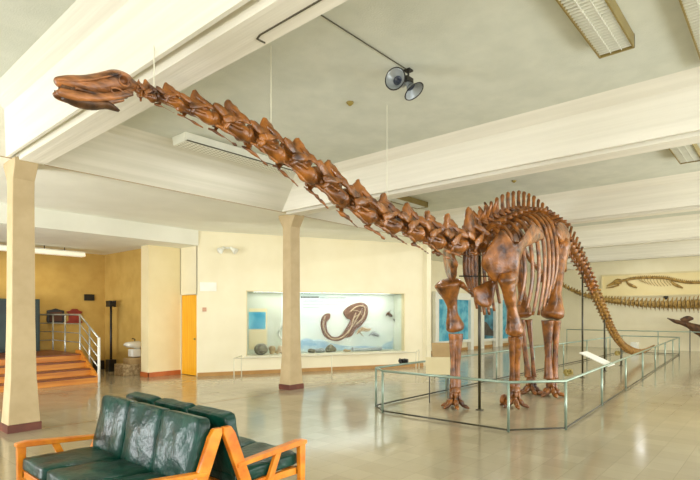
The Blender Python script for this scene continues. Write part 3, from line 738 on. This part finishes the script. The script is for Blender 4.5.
# floor lamp like fitting on the side wall
p = at_x(110, 374, 6.5); t = thing('standpipe', 'dark upright post with a box head beside the ochre side wall', 'post', (6.6, 15.1, 0))
fp = at_x(111, 330, 6.55)
t.location = (6.55, fp.y, 0)
b = B(); tube(b, [(0, 0, 0), (0, 0, 2.0)], .035, 8); obj('pole', b, M['black'], t, smooth=True)
b = B(); box(b, (-.1, -.12, 1.88), (.1, .12, 2.06)); box(b, (-.02, -.3, 2.0), (.02, .1, 2.06)); obj('head', b, M['black'], t, bevel=.01)
b = B(); box(b, (-.11, -.12, 0), (.11, .12, .34)); obj('base', b, M['black'], t, bevel=.01)
p = at_y(100.5, 366, 15.7); b = B(); box(b, (p.x-.12, 15.7, 0), (p.x+.12, 15.98, .26)); tag(obj('metal_box', b, M['black'], bevel=.01), 'small dark box on the floor in the alcove corner', 'box')
# drinking fountain on the side wall, stepped block beneath
fy = at_x(132, 345, 6.6).y
t = thing('drinking_fountain', 'white porcelain drinking fountain on the alcove side wall', 'drinking fountain', (6.8, fy, .8))
b = B(); loft(b, [(-.38, 0, -.0, .13, .02), (-.34, 0, .02, .17, .07), (-.2, 0, .02, .18, .09), (0, 0, .0, .16, .12)], 16, 3); obj('basin', b, M['porcelain'], t, smooth=True)
b = B(); box(b, (-.26, -.13, -.32), (-.0, .13, -.1)); obj('lower_shroud', b, M['porcelain'], t, bevel=.03)
b = B(); tube(b, [(-.12, 0, .1), (-.12, 0, .17), (-.2, 0, .19)], .015); obj('spout', b, M['black'], t)
t = thing('step_block', 'two stepped tan block beneath the drinking fountain', 'step', (6.5, fy, 0))
b = B(); box(b, (-.28, -.3, 0), (.28, .25, .3)); obj('lower_step', b, M['rock'], t, bevel=.01)
b = B(); box(b, (-.1, -.3, .3), (.28, .1, .46)); obj('upper_step', b, M['signbr'], t, bevel=.01)

# ------------------------------------------------------------------ exhibit wall fittings
def W(v): return WM @ v
def wbox(name, x0, y0, x1, y1, d0, d1, m, label=None, cat=None, bevel=.003, parent=None):
    a = on_wall(x0, y1, d0); c = on_wall(x1, y0, d0)
    b = B(); box(b, (a.x, d0, a.z), (c.x, d1, c.z))
    o = wobj(name, b, m, bevel=bevel) if parent is None else obj(name, b, m, parent, bevel=bevel)
    return tag(o, label, cat) if label else o
wbox('wall_sign', 200, 282.5, 216.5, 291, -.03, 0, M['white'], 'blank white sign on the cream wall right of the yellow door', 'wall sign')
wbox('switch_plate', 202.5, 307.5, 206.5, 311.5, -.02, 0, M['pink'], 'small pinkish switch plate on the cream wall beside the yellow door', 'switch')
c = on_wall(227, 248, 0)
t = thing('wall_spotlight', 'pair of white spotlights high on the cream wall', 'spotlight', WM @ Vector((c.x, 0, c.z)), WA)
b = B(); box(b, (-.06, -.05, -.03), (.06, 0, .03)); obj('mount', b, M['white'], t, bevel=.01)
for sg in (-1, 1):
    b = B(); q = Vector((0, 0, 1)).rotation_difference(Vector((sg*.7, -.5, -.6)).normalized()).to_matrix()
    r = lathe(b, [(.02, 0), (.04, .02), (.05, .1), (.085, .2), (.09, .22), (.07, .2), (.001, .15)], (sg*.07, -.06, .02), 16, q); b.faces.new(r[0][::-1]); obj('lamp_head', b, M['white'], t, smooth=True)
# display niche
CO = Vector((0, 0, 0))
case = thing('display_case', 'long glazed display niche in the cream wall with fossils inside', 'display case', WO, WA)
b = B(); D = .75
XS = on_wall(288, 320, 0).x
box(b, (X0-.02, D, Z0-.02), (XS, D+.05, Z1+.02)); obj('back_panel', b, M['casegrey'], case)
b = B(); box(b, (XS, D, Z0-.02), (X1+.02, D+.05, Z1+.02)); obj('back_panel', b, M['caseback'], case)
b = B(); box(b, (X0-.05, .2, Z1), (X1+.05, D+.05, Z1+.05)); box(b, (X0-.05, .2, Z0), (X0, D+.05, Z1)); box(b, (X1, .2, Z0), (X1+.05, D+.05, Z1)); obj('lining', b, M['casegrey'], case)
b = B(); box(b, (X0-.05, -.04, Z0-.06), (X1+.05, 0, Z0)); box(b, (X0-.05, .2, Z0-.05), (X1+.05, D+.05, Z0)); obj('shelf', b, M['pale'], case, bevel=.005)
b = B(); box(b, (X0, .0, Z1-.03), (X1, .19, Z1)); box(b, (X0, 0, Z0), (X0+.03, .19, Z1)); box(b, (X1-.03, 0, Z0), (X1, .19, Z1)); obj('frame', b, M['sign'], case)
def glass():
    m = bpy.data.materials.new('clear_glass'); m.use_nodes = True; p = m.node_tree.nodes['Principled BSDF']
    p.inputs['Base Color'].default_value = (.97, 1, .99, 1); p.inputs['Roughness'].default_value = .02; p.inputs['Transmission Weight'].default_value = 1; p.inputs['IOR'].default_value = 1.12
    return m
M['glass'] = glass()
b = B(); box(b, (X0+.03, .10, Z0), (X1-.03, .104, Z1-.03)); obj('glass_pane', b, M['glass'], case)
def wp2(x, y, d=D): v = on_wall(x, y, d); return (v.x, v.z)
def fit(pl):  # keep inside the niche
    return [(min(max(x, X0+.05), X1-.05), min(max(z, Z0+.03), Z1-.05)) for x, z in pl]
# printed sheet with turquoise picture
a = fit([wp2(249, 308.5), wp2(267, 349)])
sh = wobj('poster', (lambda b: (box(b, (a[0][0], D-.012, a[1][1]), (a[1][0], D, a[0][1])), b)[1])(B()), M['sign']); tag(sh, 'cream poster with turquoise picture at left end of the display', 'poster')
a = fit([wp2(248.7, 312), wp2(265.5, 329)]); b = B(); box(b, (a[0][0], D-.018, a[1][1]), (a[1][0], D-.011, a[0][1])); obj('picture', b, M['turq'], sh)
for o_ in tree(sh): pass
# rock slab fossil: curved arm and broad body
def relief(name, px_outline, th, m, parent=None, d=D, k=3):
    P = [wp2(*q) for q in px_outline]
    P = catmull([(x, z) for x, z in P]+[P[0]], k)[:-1] if k > 1 else P
    b = B(); prism(b, P, 'y', d-th, d)
    return b
fs = thing('fossil_slab', 'brown rock slab with curled fossil skeleton in the display', 'fossil', WO, WA)
body = [(347, 319), (343, 313), (346, 308), (353, 304), (361, 302.5), (366, 305), (367.5, 310), (366, 318), (361, 325), (355, 330), (351, 336), (345, 337.5), (343, 333), (347, 326), (350, 320)]
obj('slab', relief('slab', body, .07, M['slab']), M['slab'], fs, bevel=.015)
arm = [(322, 317), (325, 314), (329.5, 313.5), (329.5, 318), (326, 323), (327, 331), (331, 336), (337, 337), (342, 334), (346, 329), (348, 333), (344, 338), (338, 341), (330, 340), (324, 336), (321, 329), (320.5, 322)]
obj('curled_tail', relief('tail', arm, .06, M['slab'], k=2), M['slab'], fs, bevel=.012)
def wline(bm, px, r, d):
    P = [wp2(*q) for q in px]; P = catmull(P, 4); tube(bm, [(x, d, z) for x, z in P], r, 6)
b = B()
wline(b, [(324.5, 316), (322.5, 324), (325, 333), (331, 338.5), (338, 338.5), (344, 335), (350, 328), (355, 320), (360, 311)], .02, D-.07)
wline(b, [(349, 312), (355, 307), (362, 306), (364, 311), (361, 319), (354, 325)], .02, D-.08)
wline(b, [(355, 313), (352, 320), (356, 322)], .015, D-.08); wline(b, [(347, 334), (350, 327), (353, 318), (358, 315)], .016, D-.08); wline(b, [(350, 310), (357, 311), (361, 315)], .012, D-.08)
obj('bones', b, M['slabedge'], fs, smooth=True)
def swimmer(px, m, label, name, cat, s=1.0):
    """small model of a swimming reptile with tail and two paddles fixed to the backdrop"""
    b = B(); P = [on_wall(x, y, D-.06) for x, y in px]
    R = [.012, .035, .05, .04, .02, .006]
    P = [P[0]+(P[-1]-P[0])*0]+P[1:]
    loft(b, [(p.x, p.y, p.z, R[min(i, 5)]*s, R[min(i, 5)]*s) for i, p in enumerate(P)], 8, 3)
    m2 = P[len(P)//2-1]
    for dz in (-.1, .07): loft(b, [(m2.x, m2.y, m2.z, .02*s, .015*s), (m2.x+.08*s, m2.y, m2.z+dz*s, .012*s, .01), (m2.x+.13*s, m2.y, m2.z+dz*1.3*s, .003, .003)], 6, 2)
    loft(b, [(m2.x, m2.y, m2.z, .015, .015), (m2.x, D, m2.z, .008, .008)], 6, 1)
    tag(wobj(name, b, m, smooth=True), label, cat, 'small swimming reptile models in the display')
swimmer([(386, 316), (388, 313), (390, 315), (392, 316)], M['darkbone'], 'small dark flying reptile model at upper right of the display', 'reptile_model', 'model')
swimmer([(393, 319), (396, 321), (399, 319), (403, 315)], M['darkbone'], 'small dark reptile model at far upper right of the display', 'reptile_model', 'model')
swimmer([(357, 334), (359, 331), (363, 329), (367, 330), (371, 329)], M['rock'], 'brown long-necked reptile model beside the rock slab', 'reptile_model', 'model', 1.3)
swimmer([(369, 336), (372, 333.5), (375, 334), (379, 336)], M['horn'], 'pale grey reptile model low on the backdrop', 'reptile_model', 'model', 1.1)
# painted sea ground along the bottom of the backdrop
b = B(); prism(b, fit([wp2(300, 354), wp2(300, 341), wp2(306, 338), wp2(313, 340), wp2(320, 339), wp2(330, 343), wp2(345, 346), wp2(365, 346), wp2(380, 347), wp2(385, 343), wp2(392, 341), wp2(400, 338), wp2(405, 337), wp2(405, 354)]), 'y', D-.015, D)
o_ = wobj('painted_scenery', b, M['bluepaint']); tag(o_, 'blue painted sea scenery along the foot of the backdrop', 'painting')
# printed heading lines
b = B()
def dashes(x0, x1, y, h, dens):
    x = x0
    while x < x1:
        w = random.uniform(.8, 2.2)*dens
        p, q = on_wall(x, y, D), on_wall(min(x+w, x1), y+h, D); box(b, (p.x, D-.006, q.z), (q.x, D-.001, p.z)); x += w+.5
dashes(301, 319, 296.4, 1.7, .9); dashes(320, 346, 297.6, .7, 1); dashes(303, 345, 300.8, .5, 1); dashes(303, 340, 304, .4, 1); dashes(303, 320, 307, .4, 1); dashes(388, 400, 301, .4, 1)
tag(wobj('printed_heading', b, M['ink']), 'tiny lines of dark print at the top of the backdrop', 'lettering')
p, q = on_wall(399, 296.5, D), on_wall(404, 299, D); b = B(); box(b, (p.x-.1, D-.2, q.z), (q.x-.15, D, p.z)); tag(wobj('case_lamp', b, M['black']), 'small dark lamp in the top right corner of the display', 'lamp')
# objects on the niche floor
def ball(name, x, y, r, m, label, cat, d=.4, squash=1, rgh=.02, grp=None):
    c_ = on_wall(x, y, d); bm = B(); bmesh.ops.create_icosphere(bm, subdivisions=3, radius=r)
    bmesh.ops.scale(bm, vec=(1, .8, squash), verts=bm.verts)
    bmesh.ops.translate(bm, vec=(c_.x, d, Z0+r*squash*.94), verts=bm.verts)
    for v in bm.verts: v.co.z = max(v.co.z, Z0+.001)
    roughen(bm, rgh, 8, x)
    for v in bm.verts: v.co.z = max(v.co.z, Z0+.001)
    tag(wobj(name, bm, m, smooth=True), label, cat, grp)
ball('fossil_ammonite', 261, 350, .2, M['globe'], 'round dark ribbed fossil at left end of the display', 'fossil', .35, .85, .015)
ball('rock_specimen', 272.5, 350, .11, M['rock'], 'tan rock specimen right of the round dark fossil', 'rock', .45, 1.1, .06)
ball('rock_specimen', 276.5, 352, .05, M['rock'], 'smallest tan rock, right of the tan rock specimen', 'rock', .5, 1.1, .04)
ball('rock_specimen', 312, 350, .13, M['globe'], 'grey rock on the display floor right of the column', 'rock', .45, .5, .05)
ball('rock_specimen', 331, 350, .17, M['globe'], 'dark grey rock below the curled fossil tail', 'rock', .5, .55, .08)
ball('rock_specimen', 347, 350, .12, M['rock'], 'tan rock left of the long pale bone', 'rock', .45, .4, .05)
ball('rock_specimen', 280.5, 350, .1, M['slabedge'], 'pale fossil lump touching the left side of the column in the display', 'rock', .5, 1.1, .07)
ball('rock_specimen', 320, 350, .15, M['horn'], 'pale grey fossil lump between the two dark rocks in the display', 'rock', .45, .45, .07)
b = B(); p = on_wall(352, 352, .45); q = on_wall(381, 352, .45)
loft(b, [(p.x, .45, Z0+.07, .08, .07), (p.x+.2, .45, Z0+.06, .05, .045), (q.x-.3, .45, Z0+.06, .06, .05), (q.x, .45, Z0+.07, .08, .065)], 10, 3); tag(wobj('fossil_bone', b, M['horn'], smooth=True), 'long pale grey bone lying on the display floor', 'fossil')
# white ring fossil on the backdrop
c_ = wp2(285, 332.5); b = B(); tube(b, [(c_[0]+.2*math.cos(a), D-.03, c_[1]+.23*math.sin(a)) for a in [2*PI*k/24 for k in range(25)]], .03, 8); tag(wobj('ring_emblem', b, M['white'], smooth=True), 'white ring on the backdrop partly hidden by the column', 'emblem')
# little dark object on the wall above the case not needed; posters on the poster wall
def poster(xa, xb, ya, yb, m, label, grp=None):
    p, q = at_y(xa, ya, 11.3), at_y(xb, yb, 11.3)
    t = thing('framed_picture', label, 'picture', ((p.x+q.x)/2, 11.3, q.z), 0, 'blue pictures on the rear wall')
    b = B(); fx0, fx1, z0, z1 = p.x-.28, q.x+.28, q.z-.12, p.z+.3
    box(b, (fx0, 11.1, 0), (p.x, 11.26, z1)); box(b, (q.x, 11.1, 0), (fx1, 11.26, z1)); box(b, (p.x, 11.12, p.z), (q.x, 11.26, z1)); box(b, (p.x, 11.12, z0), (q.x, 11.26, q.z)); obj('frame', b, M['white'], t, world=True)
    b = B(); box(b, (p.x, 11.24, q.z), (q.x, 11.29, p.z)); obj('picture', b, m, t, world=True)
    return t, p, q
poster(435, 467, 299, 339, M['turq'], 'largest blue picture, behind the nearest front leg')
t, p, q = poster(480.5, 492, 308, 338, M['turqdk'], 'dark blue seascape picture behind the support pole')
b = B(); prism(b, [(p.x, q.z+.2), (p.x, q.z+.9), (p.x+.5, q.z+.8), (p.x+1.0, q.z+.45), (q.x, q.z+.35), (q.x, q.z+.1)], 'y', 11.225, 11.24); obj('painted_shape', b, M['ink'], t, world=True)
poster(499, 508, 300, 338, M['turq'], 'narrow blue picture seen between the front and hind legs')

# ------------------------------------------------------------------ signs and small things by the railing
def sign(name, x, y, w, h, zc, yy, tilt, m, label, stand=True, rz=0, legz=None):
    p = at_y(x, y, yy)
    t = thing(name, label, 'sign', (p.x, p.y, 0), rz)
    b = B(); R = Matrix.Rotation(tilt, 3, 'X'); box(b, (-w/2, -.012, p.z-h/2), (w/2, .012, p.z+h/2), rot=R); obj('board', b, m, t, bevel=.003)
    if stand:
        b = B()
        for sx in (-w*.35, w*.35): tube(b, [(sx, .03, 0), (sx, .03, p.z)], .012, 6)
        obj('stand', b, M['poleblk'], t)
    return t
RZC = -math.atan2(DS, DC)
sign('information_sign', 439, 366, .5, .34, 0, 5.0, -.35, M['sign'], 'large blank cream sign board inside the railing near the front leg', rz=RZC)
sign('information_sign', 441.5, 350, .5, .42, 0, 6.9, -.5, M['signbr'], 'small tan sign board behind the cream one', rz=RZC)
pa, pb = at_y(594.5, 351, 3.15), at_y(612, 364, 2.62)
t = thing('information_sign', 'white slanted label board fixed to the side railing below the tail', 'sign', (pb.x, pb.y, .68))
b = B(); prism(b, [(0, -.05), (pa.y-pb.y, pa.z-pb.z), (pa.y-pb.y+.01, pa.z-pb.z-.02), (.01, -.07)], 'x', -.24, .24); obj('board', b, M['white'], t, bevel=.003)
t.location.z = pb.z+.03
b = B()
for sx in (-.15, .15): tube(b, [(sx, .02, -.06), (sx, .2, .02)], .01, 6)
obj('clip', b, M['poleblk'], t)
def clump(x, y, yy, z, label, m, wd=.25):
    p = at_y(x, y, yy); bm = B()
    for k in range(5):
        a = k*1.3; loft(bm, [(p.x+wd*(.2*k-.4), p.y, z, .02, .02), (p.x+wd*(.25*k-.5), p.y+.02*math.cos(a), z+.045+.02*math.sin(a), .035, .03), (p.x+wd*(.3*k-.6), p.y, z+.08+.02*math.cos(2*a), .012, .012)], 7, 3)
    box(bm, (p.x-wd*.5, p.y-.03, z-.012), (p.x+wd*.5, p.y+.03, z+.01))
    tag(obj('metal_ornament', bm, m, smooth=False), label, 'ornament', 'small metal fittings on the railing')
clump(404, 360, 5.68, .72, 'small dark fitting on the left far rail', M['black'], .22)
clump(569, 371, 2.62, .73, 'small olive brass fitting on the railing corner at right', M['olive'], .25)
clump(618, 358, 2.98, .74, 'small olive fitting on the rail beside the white label board', M['olive'], .22)
p = at_y(638, 344, 5.0); b = B(); box(b, (p.x-.2, 5.0, 0), (p.x+.2, 5.25, .42)); tag(obj('label_block', b, M['white'], bevel=.01), 'small white block on the floor near the tail tip', 'block')

# ------------------------------------------------------------------ far wall: plaque with marine reptile, long skeleton, dark specimen
a, c = at_x(603, 276.5, XF), at_x(603, 296, XF)
t = thing('fossil_plaque', 'long cream wall plaque with swimming reptile skeleton', 'fossil', (XF, 4, 2.5))
b = B(); box(b, (XF-.06, .5, c.z), (XF, a.y, a.z)); obj('panel', b, M['plaque'], t, world=True)
b = B(); box(b, (XF-.1, .5, a.z), (XF, a.y+.06, a.z+.07)); box(b, (XF-.1, .5, c.z-.06), (XF, a.y+.06, c.z)); box(b, (XF-.1, a.y, c.z), (XF, a.y+.07, a.z)); obj('frame', b, M['sign'], t, world=True)
def fx(x, y, d=.1): return at_x(x, y, XF-d)
b = B(); P = [fx(607, 286), fx(613, 283.5), (fx(618, 281.5)), fx(622, 282)]
loft(b, [(p.x, p.y, p.z, r*.6, r) for p, r in zip(P, (.03, .08, .15, .09))], 10, 3, Vector((0, 0, 1))); obj('skull', b, M['palebone'], t, world=True, smooth=True)
b = B(); P = [fx(606, 288), fx(613, 287), fx(619, 285)]; loft(b, [(p.x, p.y, p.z, .03, r) for p, r in zip(P, (.015, .035, .04))], 8, 3); obj('jaw', b, M['palebone'], t, world=True, smooth=True)
b = B(); P = cm([fx(x, y) for x, y in ((621, 281), (630, 279), (640, 277.8), (652, 277.5), (665, 278), (676, 280.5), (688, 282.5), (700, 282.5), (715, 282.5))], 12)
for i, p in enumerate(P):
    if i % 2 == 0: loft(b, [(p.x, p.y-.045, p.z, .05, .06), (p.x, p.y+.045, p.z, .05, .06)], 7, 1)
    if i % 2 == 0 and i > 8: loft(b, [(p.x, p.y, p.z, .02, .02), (p.x, p.y-.03, p.z+.1, .01, .01)], 5, 1)
obj('spine', b, M['palebone'], t, world=True, smooth=True)
b = B()
for i in range(22, 56, 3):
    p = P[i]; L = .42*math.sin((i-14)/50*PI)
    tube(b, [(p.x, p.y, p.z), (p.x-.02, p.y-.05, p.z-L*.5), (p.x, p.y-.2, p.z-L)], .011, 5)
obj('ribs', b, M['palebone'], t, world=True)
for x in (628, 673):
    b = B(); p = fx(x, 283)
    loft(b, [(p.x, p.y+.06, p.z+.12, .03, .04), (p.x, p.y, p.z-.02, .03, .05), (p.x, p.y-.15, p.z-.12, .03, .07), (p.x, p.y-.38, p.z-.24, .02, .03)], 8, 3, Vector((0, 0, 1))); obj('paddle', b, M['palebone'], t, world=True, smooth=True)
c_ = at_x(666, 295.5, XF); b = B(); lathe(b, [(.001, .05), (.07, .05), (.1, .03), (.1, 0)], (XF, c_.y, 2.42), 16, Matrix.Rotation(-PI/2, 3, 'Y')); tag(obj('round_fitting', b, M['black'], smooth=True), 'round black knob on the far wall under the long plaque', 'knob')
MX = 26.25
t = thing('marine_reptile_skeleton', 'long ochre reptile skeleton stretched along the far wall below the plaque', 'fossil skeleton', (MX, 4, 0))
ms = [(560, 283.5, 4.5), (572, 290, 5), (585, 295, 6), (600, 299, 7), (620, 301.5, 9), (640, 303.5, 10), (660, 304.5, 11), (680, 304.5, 12.5), (700, 304, 14), (720, 303, 15)]
rows = []
for x, y, w in ms:
    p = at_x(x, y, MX); rows.append((p.x, p.y, p.z, w*22.5/F/2*1.2, 0))
rr = [Vector(r[:4]+(0,)) if False else r for r in catmull(rows, 14)]
acc = 1; last = None; k = 0
for r in rr:
    q = Vector(r[:3])
    if last is not None and (q-last).length < .125: continue
    last = q; k += 1; h = r[3]
    b = B()
    loft(b, [(q.x, q.y-.055, q.z, h*.62, h*.62), (q.x, q.y, q.z, h*.5, h*.5), (q.x, q.y+.055, q.z, h*.62, h*.62)], 8, 2)
    loft(b, [(q.x, q.y, q.z+h*.3, .03, .045), (q.x, q.y-.03, q.z+h*.7, .025, .035), (q.x, q.y-.05, q.z+h*1.0, .016, .025)], 6, 1)
    loft(b, [(q.x, q.y, q.z-h*.3, .03, .04), (q.x-.05, q.y-.04, q.z-h*.7, .02, .03), (q.x-.05, q.y-.05, q.z-h*1.0, .012, .02)], 6, 1)
    for sg in (-1, 1): loft(b, [(q.x, q.y, q.z, .03, .03), (q.x+sg*h*.9, q.y-.03, q.z-h*.3, .015, .015)], 5, 1)
    o = obj('vertebra', b, M['palebone'], t, world=True, smooth=True)
for yy in (7.6, 5.2, 2.6):
    q = min(rr, key=lambda r: abs(r[1]-yy)); b = B(); tube(b, [(MX, yy, q[2]), (XF-.005, yy, q[2])], .02, 8); obj('wall_bracket', b, M['poleblk'], t, world=True)
# dark specimen with pointed snout
DX = 25.9
t = thing('fossil_specimen', 'dark pointed-snouted fossil sloping down at the right edge', 'fossil', (DX, 3.3, 0))
b = B(); pr = [(667, 318, .03), (673, 320.5, .07), (680, 322.5, .09), (688, 325, .12), (697, 329, .2), (706, 333, .27), (716, 337, .3), (728, 341, .2)]
loft(b, [tuple(at_x(x, y, DX))+(r*.8, r) for x, y, r in pr], 12, 3); roughen(b, .03, 5); obj('body', b, M['darkbone'], t, world=True, smooth=True)
b = B(); p = at_x(681, 321, DX); loft(b, [(p.x, p.y, p.z, .03, .1), (p.x, p.y-.25, p.z+.1, .03, .13), (p.x, p.y-.45, p.z+.1, .02, .04)], 8, 3); obj('fin', b, M['darkbone'], t, world=True, smooth=True)
p = at_x(704, 332, DX); b = B(); tube(b, [(p.x, p.y, 0), (p.x, p.y, p.z)], .03, 8); obj('stand', b, M['poleblk'], t, world=True)
p = at_x(690, 325, DX); b = B(); tube(b, [(p.x, p.y, 0), (p.x, p.y, p.z)], .02, 8); obj('stand', b, M['poleblk'], t, world=True)

# ------------------------------------------------------------------ settees back to back
def cushion(sx, sy, sz, seed, puff=.25):
    """rounded padded block centred at origin"""
    bm = B(); bmesh.ops.create_cube(bm, size=2)
    bmesh.ops.subdivide_edges(bm, edges=bm.edges, cuts=9, use_grid_fill=True)
    for v in bm.verts:
        c = v.co.copy(); e = []
        n = (abs(c.x)**14+abs(c.y)**14+abs(c.z)**5)**(1/14) if False else (abs(c.x)**12+abs(c.y)**12+abs(c.z)**12)**(1/12)
        c = c/n
        pf = 1+puff*(1-min(1, max(abs(c.x), abs(c.y)))**2)
        x, y, z = c.x*sx/2, c.y*sy/2, c.z*sz/2*pf
        w = noise.noise(Vector((x*6+seed, y*6, z*3)))*.016+noise.noise(Vector((x*16, y*16+seed, z*6)))*.006
        v.co = Vector((x, y, z+w*(1 if c.z > 0 else .3)))
    return bm
def settee():
    """local: sits facing -x; back plane near x=.8; y from 0 to 1.7; origin at floor, front edge"""
    t = thing('settee', 'green leather settee with orange wood arms facing left in the foreground', 'settee', (1.42, 3.26, 0), 0, 'back-to-back settees in the foreground')
    Wd = 1.82
    for k in range(3):
        yc = .06+.567*k+.2835
        bm = cushion(.70, .567, .11, k*3.1+1, .3); bmesh.ops.rotate(bm, verts=bm.verts, matrix=Matrix.Rotation(.06, 3, 'Y')); bmesh.ops.translate(bm, vec=(.35, yc, .385), verts=bm.verts)
        obj('seat_cushion', bm, M['leather'], t, smooth=True)
        bm = cushion(.53, .567, .11, k*5.3+9, .3)
        # stand it up: local z (thickness) -> -x, local x (height) -> z, leaning back
        R = Matrix(((0, 0, -1), (0, 1, 0), (1, 0, 0))); bmesh.ops.transform(bm, matrix=R.to_4x4(), verts=bm.verts)
        bmesh.ops.rotate(bm, verts=bm.verts, matrix=Matrix.Rotation(.2, 3, 'Y')); bmesh.ops.translate(bm, vec=(.69, yc, .645), verts=bm.verts)
        obj('back_cushion', bm, M['leather'], t, smooth=True)
    b = B(); box(b, (.02, .04, .27), (.75, .085, .33)); box(b, (.02, Wd-.085, .27), (.75, Wd-.04, .33)); box(b, (.02, .04, .27), (.065, Wd-.04, .33)); box(b, (.68, .04, .27), (.73, Wd-.04, .33))
    for yy in (.5, .9, 1.3): box(b, (.05, yy, .3), (.7, yy+.04, .325))
    obj('seat_frame', b, M['oak'], t, bevel=.006)
    for sy in (0, Wd-.05):
        # arm rest: flat slab sloping back
        b = B(); prism(b, [(-.03, .535), (-.03, .57), (.05, .58), (.72, .52), (.72, .485)], 'y', sy-.012, sy+.062); obj('arm_rest', b, M['oak'], t, bevel=.008)
        b = B(); prism(b, [(-.01, 0), (-.02, .54), (.05, .54), (.04, 0)], 'y', sy, sy+.05); obj('leg', b, M['oak'], t, bevel=.006)
        b = B(); prism(b, [(.25, .53), (.31, .53), (.42, .28), (.36, .28)], 'y', sy+.005, sy+.045); obj('brace', b, M['oak'], t, bevel=.005)
        # raking rear leg rising to the peak of the back
        b = B(); prism(b, [(.44, 0), (.54, 0), (.845, .78), (.845, .825), (.775, .825), (.735, .77)], 'y', sy, sy+.05); obj('rear_leg', b, M['oak'], t, bevel=.006)
    return t
s1 = settee()
s2 = dup(s1, (1.42+1.70, 3.26+1.82, 0), PI, 'green leather settee facing right, its back to the left-facing one')

# ------------------------------------------------------------------ light
w = bpy.data.worlds.new('world'); scene.world = w; w.use_nodes = True
bg = w.node_tree.nodes['Background']; bg.inputs[0].default_value = (.97, .99, 1, 1); bg.inputs[1].default_value = .75
def area(name, loc, target, sx, sy, power, color=(1, .95, .84)):
    l = bpy.data.lights.new(name, 'AREA'); l.shape = 'RECTANGLE'; l.size = sx; l.size_y = sy; l.energy = power; l.color = color
    o = bpy.data.objects.new(name, l); link(o); o.location = loc
    o.rotation_euler = (Vector(target)-Vector(loc)).to_track_quat('-Z', 'Y').to_euler()
    return o
WH = (.97, .99, 1)
area('key_light_left', (-8.5, 4, 2.0), (8, 6, 1.6), 9, 3.0, 200, WH)  # key light added from the left; no window is built there
area('fill_light_rear', (3, -6.5, 2.0), (8, 8, 2.0), 12, 3, 160, WH)  # added fill from behind the camera, without an actual window
area('fill_light_far', (18, -6.5, 2.0), (18, 8, 1.8), 14, 3, 800, (1, .96, .87))  # unseen fill added to brighten the far wall
area('ceiling_fill', (-2.5, -2.5, .4), (1, 1, 4.5), 4, 4, 115, WH)  # uplight added out of view to brighten the coffered ceiling
area('ceiling_fill_right', (9, -5.0, .4), (10, 1.5, 4.5), 12, 2, 560, WH)  # second added uplight, for the ceiling on the right
area('wall_fill', (9.0, 8.9, 3.3), (10.2, 11.2, 1.7), 6, .3, 22, (1, .97, .88))  # wall brightener added behind the columns, has no fixture
area('low_ceiling_fill', (-3.2, 10.3, .4), (4.5, 10.3, 3.9), 4, 3, 760, WH)  # off-frame uplight added to whiten the low ceiling
area('flash_lamp', (-1.2, .2, 2.5), (8, 6, 2.2), .4, .4, 110, (1, .95, .86))
for x, y in ((4.35, 1.34), (9.5, 1.32), (9.6, 7.05), (5.3, 7.2), (14.5, 1.4), (19.5, 1.4), (14.5, 7), (19.5, 7), (24.5, 5)):
    area('lamp_light', (x, y, 4.33), (x, y, 0), 2.2, .26, 38, WH)
area('alcove_light', (4.5, 15.0, 3.25), (4.5, 15.0, 0), 2.4, .2, 16, (1, .88, .62))
o_ = area('case_light', (0, 0, 0), (0, 0, -1), 4.4, .25, 27, (.96, 1, .97)); v = WM @ Vector(((X0+X1)/2, .38, Z1-.02)); o_.location = v; o_.rotation_euler = (0, 0, WA)

scene.view_settings.view_transform = 'Standard'; scene.view_settings.look = 'None'
scene.view_settings.gamma = 1; scene.view_settings.use_curve_mapping = False
scene.view_settings.exposure = 0
